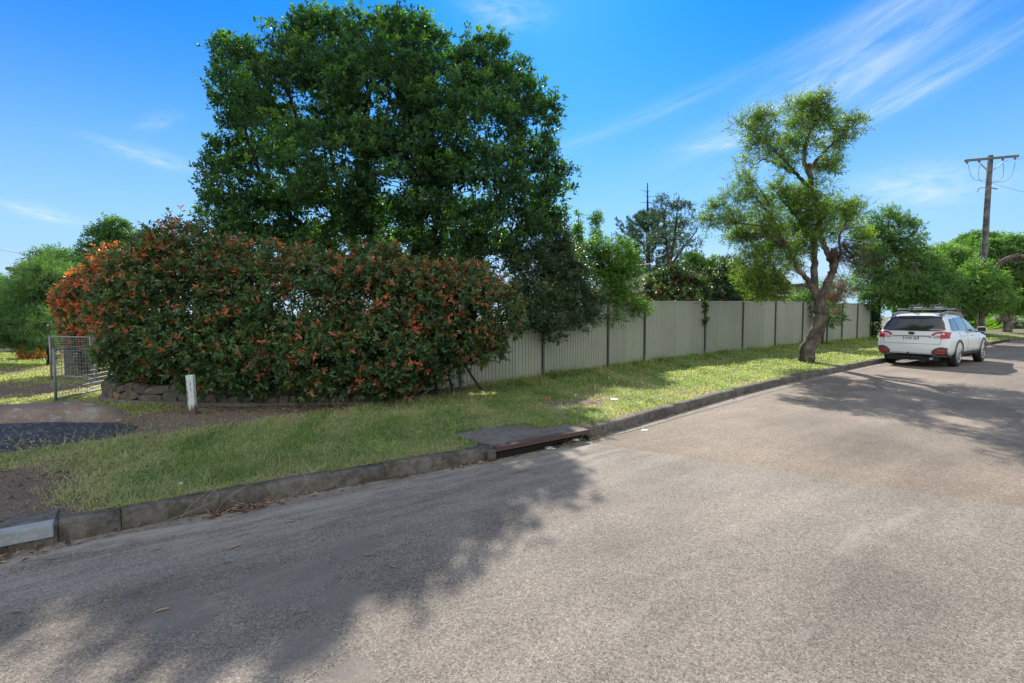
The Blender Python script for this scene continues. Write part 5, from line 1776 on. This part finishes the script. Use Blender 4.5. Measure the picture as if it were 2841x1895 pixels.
def build_car():
    root = empty('parked_car', (0, 0, 0), label='white station wagon with roof bike racks parked at the kerb, seen from behind', cat='car')
    s0, t0 = 20.0, 4.98
    p = S2W(s0, t0)
    root.location = (p[0], p[1], 0.0)
    root.rotation_euler = (0, 0, math.atan2(.6, .8) - R(1.2))
    # body cage: rings of (x, y, z), y = left half; one profile per station
    # profile keys: x base per height for the tail
    st = []
    #        x     bottom  hw_low hw_mid hw_belt belt  hw_roof roof  crown
    spec = [(-1.00, .34, .80, .86, .80, 1.08, .60, 1.50, 1.53),
            (-.86, .30, .86, .905, .85, 1.09, .645, 1.555, 1.60),
            (-.45, .26, .88, .92, .885, 1.08, .66, 1.585, 1.635),
            (.25, .26, .87, .92, .89, 1.06, .67, 1.60, 1.65),
            (1.0, .26, .87, .915, .885, 1.045, .67, 1.58, 1.635),
            (1.6, .26, .87, .915, .885, 1.03, .65, 1.50, 1.565),
            (2.1, .26, .87, .915, .875, 1.015, .66, 1.25, 1.32),
            (2.45, .26, .87, .915, .86, 1.0, .68, 1.06, 1.08),
            (3.0, .27, .87, .91, .82, .93, .6, .99, 1.0),
            (3.4, .28, .82, .85, .72, .84, .5, .9, .92),
            (3.62, .32, .66, .70, .56, .72, .4, .78, .8)]
    V, F = [], []
    K = 10
    for i, (x, zb, hl, hm, hb_, zbelt, hr, zr, zc) in enumerate(spec):
        tail = i <= 1
        def X(z):
            if i == 0:
                # tail line: bumper juts back, hatch leans forward above the belt
                return x + (np.interp(z, [.3, .5, .72, .80, 1.08, 1.5], [-.04, -.10, -.09, -.03, .0, .27]))
            if i == 1:
                return x + np.interp(z, [.3, 1.08, 1.55], [-.01, -.0, .25])
            return x
        prof = [(0, zb), (hl * .7, zb), (hl, zb + .06), (hm, .52), (hm, .74), (hm - .015, .90), (hb_, zbelt), ((hb_ + hr) / 2 + .015, (zbelt + zr) / 2 + .02), (hr, zr), (hr * .5, (zr + zc) / 2 + .012), (0, zc)]
        st.append([(X(z), y, z) for y, z in prof])
    K = len(st[0])
    def vid(i, k, side):
        return i * (2 * K) + k + (K if side else 0)
    for ring in st:
        V += [(x, y, z) for x, y, z in ring] + [(x, -y, z) for x, y, z in ring]
    for i in range(len(st) - 1):
        for k in range(K - 1):
            F.append((vid(i, k, 0), vid(i + 1, k, 0), vid(i + 1, k + 1, 0), vid(i, k + 1, 0)))
            F.append((vid(i, k + 1, 1), vid(i + 1, k + 1, 1), vid(i + 1, k, 1), vid(i, k, 1)))
    for i in (0, len(st) - 1):
        for k in range(K - 1):
            f_ = (vid(i, k, 0), vid(i, k + 1, 0), vid(i, k + 1, 1), vid(i, k, 1))
            F.append(f_ if i == 0 else f_[::-1])
    bm = bmesh.new()
    vs = [bm.verts.new(v) for v in V]
    for f_ in F:
        try: bm.faces.new([vs[q] for q in f_])
        except ValueError: pass
    bmesh.ops.remove_doubles(bm, verts=bm.verts, dist=.0005)
    # split the wide tail faces so the subdivided tail stays flat
    bmesh.ops.recalc_face_normals(bm, faces=bm.faces)
    me = bpy.data.meshes.new('body')
    bm.to_mesh(me); bm.free()
    body = link('body', me, None, [M['paint'], M['black_trim']])
    md = body.modifiers.new('s', 'SUBSURF'); md.levels = md.render_levels = 3
    # wheel arches
    cut = MB()
    for x in (0, 2.745):
        for sgn in (1, -1):
            cut.tube([(x, sgn * .55, .36), (x, sgn * 1.1, .36)], .40, 32)
    cutter = cut.build('cutter', [M['black_trim']])
    cutter.data.polygons.foreach_set('material_index', [0] * len(cutter.data.polygons))
    bo = body.modifiers.new('b', 'BOOLEAN'); bo.object = cutter; bo.operation = 'DIFFERENCE'; bo.solver = 'EXACT'; bo.material_mode = 'TRANSFER'
    dg = bpy.context.evaluated_depsgraph_get()
    dg.update()
    me2 = bpy.data.meshes.new_from_object(body.evaluated_get(dg), depsgraph=dg)
    body.modifiers.clear()
    body.data = me2
    bpy.data.objects.remove(cutter)
    me2.polygons.foreach_set('use_smooth', [True] * len(me2.polygons))
    me2.name = 'body'
    body.parent = root
    bv = BVHTree.FromPolygons([v.co.copy() for v in me2.vertices], [tuple(p_.vertices) for p_ in me2.polygons])

    def hit(o, d):
        loc, nrm, _, _ = bv.ray_cast(Vector(o), Vector(d))
        return loc, nrm

    def inside(poly, a, b_):
        c = False
        j = len(poly) - 1
        for i in range(len(poly)):
            if (poly[i][1] > b_) != (poly[j][1] > b_) and a < (poly[j][0] - poly[i][0]) * (b_ - poly[i][1]) / (poly[j][1] - poly[i][1] + 1e-12) + poly[i][0]:
                c = not c
            j = i
        return c

    def decal(name, poly, axis, mat, off=.006, parent=None, n=22, thick=.004, sgn=1, label=None, zoff=0):
        """a thin shell conforming to the body inside poly; axis 'x' from behind (poly in y,z), 'y' from the side sgn (poly in x,z)"""
        # rows along the second coordinate, clipped exactly to the outline
        zs = [q[1] for q in poly]
        z0, z1 = min(zs), max(zs)
        nz = max(3, int((z1 - z0) / .022))
        rows = []
        for r_ in range(nz + 1):
            z = z0 + (z1 - z0) * min(max(r_ / nz, 1e-4), 1 - 1e-4)
            xs = []
            for i in range(len(poly)):
                (xa, za), (xb, zb) = poly[i], poly[(i + 1) % len(poly)]
                if (za > z) != (zb > z):
                    xs.append(xa + (xb - xa) * (z - za) / (zb - za))
            if len(xs) < 2: continue
            a0, a1 = min(xs), max(xs)
            row = []
            for k in range(n + 1):
                a_ = a0 + (a1 - a0) * k / n
                if axis == 'x': o, d = (-3, a_, z), (1, 0, 0)
                else: o, d = (a_, sgn * 2, z), (0, -sgn, 0)
                l, nr = hit(o, d)
                if l is None: row.append(None); continue
                if nr.dot(Vector(d)) > 0: nr = -nr
                row.append((l + nr * off, l - nr * .004))
            if any(q is None for q in row): continue
            rows.append(row)
        if len(rows) < 2: return None
        V, F = [], []
        m = n + 1
        for row in rows: V += [q[0] for q in row]
        o2 = len(V)
        for row in rows: V += [q[1] for q in row]
        for r_ in range(len(rows) - 1):
            for k in range(n):
                i0 = r_ * m + k
                F.append((i0, i0 + 1, i0 + m + 1, i0 + m))
        def rim(idx):
            for a_, b_ in zip(idx, idx[1:]): F.append((a_, b_, b_ + o2, a_ + o2))
        R_ = len(rows)
        rim([k for k in range(m)]); rim([(R_ - 1) * m + k for k in range(m)]); rim([r_ * m for r_ in range(R_)]); rim([r_ * m + n for r_ in range(R_)])
        b = MB(); b.add(V, F)
        o = b.build(name, mat, parent or root, smooth=True, label=label)
        return o

    # rear window with dark surround
    decal('rear_window', [(-.63, 1.47), (-.72, 1.33), (-.785, 1.12), (-.60, 1.085), (.60, 1.085), (.785, 1.12), (.72, 1.33), (.63, 1.47), (.45, 1.505), (-.45, 1.505)], 'x', M['car_glass'], .008, n=30)
    decal('spoiler_trim', [(-.62, 1.50), (-.66, 1.455), (-.3, 1.44), (.3, 1.44), (.66, 1.455), (.62, 1.50), (.4, 1.535), (-.4, 1.535)], 'x', M['black_trim'], .014, n=26)
    b = MB()
    l, nr = hit((-3, -.05, 1.13), (1, 0, 0))
    b.bar((l.x - .03, .02, 1.125), (l.x - .025, -.42, 1.118), .022, .03)
    b.disc((l.x - .02, .06, 1.12), (-1, 0, 0), .035, 12, .03)
    b.build('rear_wiper', M['black_trim'], root)
    # side windows (right = -1)
    for sg in (-1, 1):
        decal('side_window', [(-.62, 1.16), (-.60, 1.10), (-.1, 1.10), (.0, 1.10), (-.18, 1.44), (-.38, 1.46), (-.52, 1.38)], 'y', M['car_glass'], .006, sgn=sg)
        decal('side_window', [(.04, 1.095), (.86, 1.08), (.84, 1.50), (-.12, 1.475)], 'y', M['car_glass'], .006, sgn=sg)
        decal('side_window', [(.92, 1.078), (1.80, 1.06), (1.62, 1.34), (1.38, 1.47), (.90, 1.50)], 'y', M['car_glass'], .006, sgn=sg)
        decal('side_window', [(1.84, 1.058), (2.04, 1.05), (1.68, 1.31)], 'y', M['car_glass'], .006, sgn=sg, n=6)
        decal('window_trim', [(-.63, 1.085), (2.08, 1.03), (2.08, 1.048), (-.63, 1.103)], 'y', M['chrome'], .009, sgn=sg, n=40)
        decal('rocker_cladding', [(.36, .28), (2.36, .28), (2.36, .45), (.36, .45)], 'y', M['cladding'], .014, sgn=sg, n=30)
        # wheel arch flares
        for x in (0, 2.745):
            V, F = [], []
            n = 26
            rows = []
            for k in range(n + 1):
                th = R(-12 + 204 * k / n)
                rr_ = []
                for rad, of in ((.385, .0), (.40, .022), (.455, .016), (.468, -.003)):
                    a_, z = x + math.cos(th) * rad, .36 + math.sin(th) * rad
                    a2, z2 = x + math.cos(th) * max(rad, .415), .36 + math.sin(th) * max(rad, .415)
                    l, nr = hit((a2, sg * 2, max(z2, .33)), (0, -sg, 0))
                    y = (l.y if l is not None else sg * .88)
                    if abs(y) < .8: y = sg * .88
                    rr_.append((a_, y + sg * of, z))
                rr_.insert(0, (rr_[0][0], sg * .70, rr_[0][2]))
                rows.append(rr_)
            for r_ in rows: V += r_
            m = 5
            for k in range(n):
                for j in range(m - 1):
                    F.append((k * m + j, k * m + j + 1, (k + 1) * m + j + 1, (k + 1) * m + j))
            b = MB(); b.add(V, F); b.build('arch_cladding', M['cladding'], root, smooth=True)
        # door lines and handles
        for poly in ([(.90, .45), (.908, .45), (.896, 1.06), (.888, 1.06)], [(.30, .74), (.36, .55), (.366, .552), (.307, .745)], [(-.02, 1.06), (.25, .78), (.258, .785), (-.012, 1.065)], [(2.16, .47), (2.168, .47), (2.20, .98), (2.192, .98)]):
            decal('door_seam', poly, 'y', M['black_trim'], .0025, sgn=sg, n=2)
        for x in (.45, 1.38):
            l, nr = hit((x, sg * 2, .93), (0, -sg, 0))
            b = MB(); b.tube([(x - .1, l.y + sg * .01, .93), (x - .08, l.y + sg * .035, .932), (x + .08, l.y + sg * .035, .932), (x + .1, l.y + sg * .01, .93)], [.012, .014, .014, .012], 8)
            b.build('door_handle', M['paint'], root, smooth=True)
        # mirror
        bm = bmesh.new(); bmesh.ops.create_icosphere(bm, subdivisions=3, radius=1.)
        for v in bm.verts:
            c = v.co
            c.x = .07 * c.x * (1.3 if c.x > 0 else .5); c.y = .125 * math.copysign(abs(c.y) ** .7, c.y); c.z = .085 * math.copysign(abs(c.z) ** .7, c.z)
        me_ = bpy.data.meshes.new('mirror'); bm.to_mesh(me_); bm.free()
        me_.polygons.foreach_set('use_smooth', [True] * len(me_.polygons))
        mo = link('mirror', me_, root, [M['paint']]); mo.location = (1.92, sg * 1.02, 1.11)
        b = MB(); b.box((-.048, -.1, -.065), (-.036, .1, .065)); b.build('mirror_glass', M['black_trim'], mo)
        b = MB(); b.tube([(1.93, sg * .86, 1.03), (1.93, sg * .93, 1.05), (1.92, sg * .99, 1.08)], .03, 8); b.build('mirror_stem', M['black_trim'], root, smooth=True)
        # tail light: red outer, clear inner
        yy = lambda lst: [(q[0] * sg * -1 * -1 if False else q[0] * sg, q[1]) for q in lst]
        tl = decal('tail_light', yy([(.52, .93), (.48, .975), (.56, 1.05), (.70, 1.08), (.86, 1.075), (.88, .87), (.69, .86), (.685, .935)]), 'x', M['red_lens'], .016, n=16)
        decal('reversing_lens', yy([(.54, .945), (.58, 1.0), (.69, 1.02), (.69, .945)]), 'x', M['clear_lens'], .021, n=8, parent=tl)
        decal('reversing_lens', yy([(.715, .98), (.715, 1.03), (.775, 1.03), (.775, .975)]), 'x', M['clear_lens'], .021, n=6, parent=tl)
        decal('tail_light_side', [(-1.06, .88), (-.90, .885), (-.66, 1.03), (-.60, 1.07), (-.80, 1.08), (-1.06, 1.075)], 'y', M['red_lens'], .012, sgn=sg, n=12)
        # bumper corner and reflector
        decal('bumper_corner', yy([(.50, .40), (.52, .50), (.60, .58), (.72, .625), (.86, .61), (.85, .34), (.56, .34)]), 'x', M['cladding'], .014, n=14)
        decal('bumper_side', [(-1.12, .33), (-.42, .33), (-.44, .50), (-.80, .60), (-1.12, .61)], 'y', M['cladding'], .012, sgn=sg, n=14)
        decal('reflector', yy([(.60, .44), (.62, .53), (.80, .53), (.80, .44)]), 'x', M['red_lens'], .024, n=6)
        # roof rails
        b = MB()
        pts = []
        for k in range(13):
            x = -.62 + 2.15 * k / 12
            l, nr = hit((x, sg * .60, 3), (0, 0, -1))
            pts.append((x, sg * .60, l.z + .055 + .02 * math.sin(3.14 * k / 12)))
        b.tube(pts, [.036] * 13, 8)
        for k in (0, 12):
            x, y, z = pts[k]
            b.box((x - .1 if k else x - .03, y - .03, z - .09), (x + .03 if k else x + .22, y + .03, z + .024))
        b.build('roof_rail', M['rail'], root, smooth=False)
    # bumper strip and underside
    decal('bumper_strip', [(-.52, .405), (-.52, .445), (.52, .445), (.52, .405)], 'x', M['silver'], .02, n=20)
    decal('bumper_lower', [(-.55, .33), (-.55, .402), (.55, .402), (.55, .33)], 'x', M['black_trim'], .012, n=20)
    # hatch seams and number plate recess
    for poly in ([(-.70, .70), (-.70, .708), (.70, .708), (.70, .70)], ):
        decal('hatch_seam', poly, 'x', M['black_trim'], .003, n=20)
    for sg in (-1, 1):
        decal('hatch_seam', [(sg * .692, .70), (sg * .700, .70), (sg * .722, .88), (sg * .714, .88)], 'x', M['black_trim'], .003, n=2)
    l, nr = hit((-3, 0, .955), (1, 0, 0))
    b = MB(); b.bar((l.x - .012, -.50, .955), (l.x - .012, .50, .955), .03, .022); b.build('hatch_garnish', M['paint'], root)
    b = MB(); b.bar((l.x - .014, -.47, .938), (l.x - .014, .47, .938), .022, .012); b.build('hatch_handle_shadow_gap', M['black_trim'], root)
    # emblem: oval with a small cluster of stars
    l, nr = hit((-3, .0, 1.02), (1, 0, 0))
    b = MB()
    V = [(l.x - .012, .085 * math.cos(q * .2618), 1.015 + .045 * math.sin(q * .2618)) for q in range(24)] + [(l.x + .01, .085 * math.cos(q * .2618), 1.015 + .045 * math.sin(q * .2618)) for q in range(24)]
    b.add(V, [tuple(range(24))] + [(q, (q + 1) % 24, 24 + (q + 1) % 24, 24 + q) for q in range(24)])
    em = b.build('emblem', M['plate_black'], root)
    b = MB()
    ring = [(l.x - .016, .084 * math.cos(q * .2618), 1.015 + .044 * math.sin(q * .2618)) for q in range(25)]
    b.tube(ring, .006, 5)
    for y, z, s in ((.045, 1.022, .017), (.008, 1.026, .009), (-.028, 1.03, .009), (-.005, 1.002, .009), (-.04, 1.006, .009), (.02, 1.008, .008)):
        pts = [(l.x - .017, y + s * (1 if q % 2 == 0 else .35) * math.cos(q * .7854), z + s * (1 if q % 2 == 0 else .35) * math.sin(q * .7854)) for q in range(8)]
        b.add(pts, [tuple(range(8))])
    b.build('emblem_stars', M['chrome'], em)

    def text(body_txt, name, parent, loc, size, mat, extrude=.002, aspect=1.):
        cu = bpy.data.curves.new(name, 'FONT')
        cu.body = body_txt; cu.size = size; cu.align_x = 'CENTER'; cu.align_y = 'CENTER'; cu.extrude = extrude; cu.offset = .0015
        tmp = bpy.data.objects.new(name, cu); COL.objects.link(tmp)
        dg = bpy.context.evaluated_depsgraph_get(); dg.update()
        me_ = bpy.data.meshes.new_from_object(tmp.evaluated_get(dg), depsgraph=dg)
        bpy.data.objects.remove(tmp)
        o = link(name, me_, parent, [mat])
        o.matrix_parent_inverse = Matrix.Identity(4)
        # text faces backwards (-x): its x axis runs to -y
        o.matrix_local = Matrix(((0, 0, -1, loc[0]), (-aspect, 0, 0, loc[1]), (0, 1, 0, loc[2]), (0, 0, 0, 1)))
        return o

    l, nr = hit((-3, 0, .86), (1, 0, 0))
    x = l.x - .012
    b = MB(); b.box((x, -.19, .792), (x + .02, .19, .93)); pl = b.build('number_plate', M['plate_black'], root, bevel=.003)
    b = MB(); b.box((x - .003, -.178, .804), (x - .0005, .178, .918)); b.build('plate_face', M['plate_white'], pl)
    text('CWS·10U', 'plate_characters', pl, (x - .005, -.015, .861), .118, M['plate_black'], .001, .66)
    text('NSW', 'plate_state', pl, (x - .005, .163, .861), .03, M['plate_black'], .001)
    # badges
    l2, _ = hit((-3, .58, .885), (1, 0, 0))
    text('SUBARU', 'badge', root, (l2.x - .006, .58, .89), .035, M['chrome'])
    l2, _ = hit((-3, -.55, .885), (1, 0, 0))
    text('OUTBACK', 'badge', root, (l2.x - .008, -.60, .90), .032, M['chrome'])
    text('3.6R', 'badge', root, (l2.x - .008, -.46, .895), .032, M['plate_black'])
    # decal along the lower corner of the rear glass
    l2, _ = hit((-3, -.58, 1.13), (1, 0, 0))
    b = MB()
    for k in range(6):
        y = -.46 - k * .045
        lz, _ = hit((-3, y, 1.135), (1, 0, 0))
        b.box((lz.x - .012, y - .017, 1.125), (lz.x - .0095, y + .012, 1.142 + .006 * (k % 2)))
    b.build('window_sticker', M['plate_white'], root)
    # tow bar
    b = MB(); b.box((-1.14, -.35, .285), (-1.04, .35, .335)); b.box((-1.2, -.035, .28), (-1.1, .035, .33)); b.tube([(-1.2, 0, .3), (-1.24, 0, .33), (-1.24, 0, .42)], .017, 8); b.disc((-1.24, 0, .415), (0, 0, 1), .028, 10, .04); b.build('tow_bar', M['black_trim'], root)
    b = MB(); b.box((-.95, -.62, .2), (3.3, .62, .30)); b.tube([(-1.0, -.3, .23), (-.5, -.3, .23)], .1, 10); b.build('underbody', M['black_trim'], root)
    b = MB(); b.tube([(-1.1, -.52, .27), (-.9, -.52, .27)], .035, 10); b.build('exhaust', M['silver'], root)
    # wheels
    def wheel(x, sg):
        w = empty('wheel', (x, sg * .80, .36)); w.parent = root
        prof = [(.235, -.10), (.30, -.112), (.345, -.10), (.362, -.07), (.364, 0), (.362, .07), (.345, .10), (.30, .112), (.235, .10)]
        V, F = [], []
        n = 40
        for k in range(n):
            th = 6.2832 * k / n
            for r_, y in prof: V.append((math.cos(th) * r_, y * sg, math.sin(th) * r_))
        m = len(prof)
        for k in range(n):
            for j in range(m):
                F.append((k * m + j, k * m + (j + 1) % m, ((k + 1) % n) * m + (j + 1) % m, ((k + 1) % n) * m + j))
        b = MB(); b.add(V, F); b.build('tyre', M['tyre'], w, smooth=True)
        b = MB()
        b.disc((0, sg * .02, 0), (0, sg, 0), .236, 32, .012)
        b.build('rim_back', M['dark_alloy'], w)
        b = MB()
        ring = [(math.cos(6.2832 * k / 40) * .232, sg * .10, math.sin(6.2832 * k / 40) * .232) for k in range(41)]
        b.tube(ring, .011, 6)
        for k in range(10):
            th = 6.2832 * k / 10 + (.12 if k % 2 else -.12)
            d = Vector((math.cos(th), 0, math.sin(th)))
            tq = Vector((-math.sin(th), 0, math.cos(th)))
            p0, p1 = d * .04 + Vector((0, sg * .085, 0)), d * .23 + Vector((0, sg * .098, 0))
            b.add([p0 - tq * .012, p0 + tq * .012, p1 + tq * .022, p1 - tq * .022, p0 - tq * .012 - Vector((0, sg * .03, 0)), p0 + tq * .012 - Vector((0, sg * .03, 0)), p1 + tq * .022 - Vector((0, sg * .03, 0)), p1 - tq * .022 - Vector((0, sg * .03, 0))],
                  [(0, 1, 2, 3), (7, 6, 5, 4), (0, 3, 7, 4), (1, 5, 6, 2)])
        b.disc((0, sg * .07, 0), (0, sg, 0), .045, 14, .028)
        b.build('rim', M['alloy'], w)
    for x in (0, 2.745):
        for sg in (-1, 1): wheel(x, sg)
    # headlights so the far end is complete
    for sg in (-1, 1):
        b = MB(); b.tube([(3.3, sg * .62, .8), (3.45, sg * .6, .77)], [.1, .06], 10); b.build('headlight', M['clear_lens'], root)
    return root


car = build_car()


def bike_rack(y, label):
    """bar-mounted bicycle carrier: tray rail, folded arm, clamps"""
    root = empty('bike_rack', (0, 0, 0), label=label, cat='bike rack', group='bike racks on the car roof')
    root.location = car.location; root.rotation_euler = car.rotation_euler
    b = MB(); b.bar((-.45, y, 1.80), (.95, y, 1.82), .05, .03); b.build('tray', M['silver'], root)
    b = MB(); b.bar((-.35, y + .06, 1.84), (.45, y + .03, 1.90), .03, .025); b.tube([(.45, y + .03, 1.90), (.52, y + .02, 1.93), (.6, y + .03, 1.88)], .02, 6); b.build('folding_arm', M['black_trim'], root)
    for x in (-.35, .75):
        b = MB(); b.box((x - .06, y - .05, 1.76), (x + .06, y + .05, 1.84)); b.tube([(x - .08, y, 1.85), (x, y, 1.88), (x + .08, y, 1.85)], .012, 6); b.build('clamp', M['black_trim'], root)


cb = empty('roof_bars', tuple(car.location), label='pair of silver crossbars clamped to the car roof rails', cat='roof rack')
cb.rotation_euler = car.rotation_euler
for x in (-.28, .72):
    b = MB(); b.bar((x, -.62, 1.755), (x, .62, 1.755), .06, .025); b.build('crossbar', M['silver'], cb)
    for sg in (-1, 1):
        b = MB(); b.box((x - .035, sg * .62 - .03, 1.69), (x + .035, sg * .62 + .03, 1.75)); b.build('foot', M['black_trim'], cb)
bike_rack(.22, 'folded silver bike carrier on the car roof, left one')
bike_rack(-.30, 'folded bike carrier with raised black clamp on the car roof, right one')
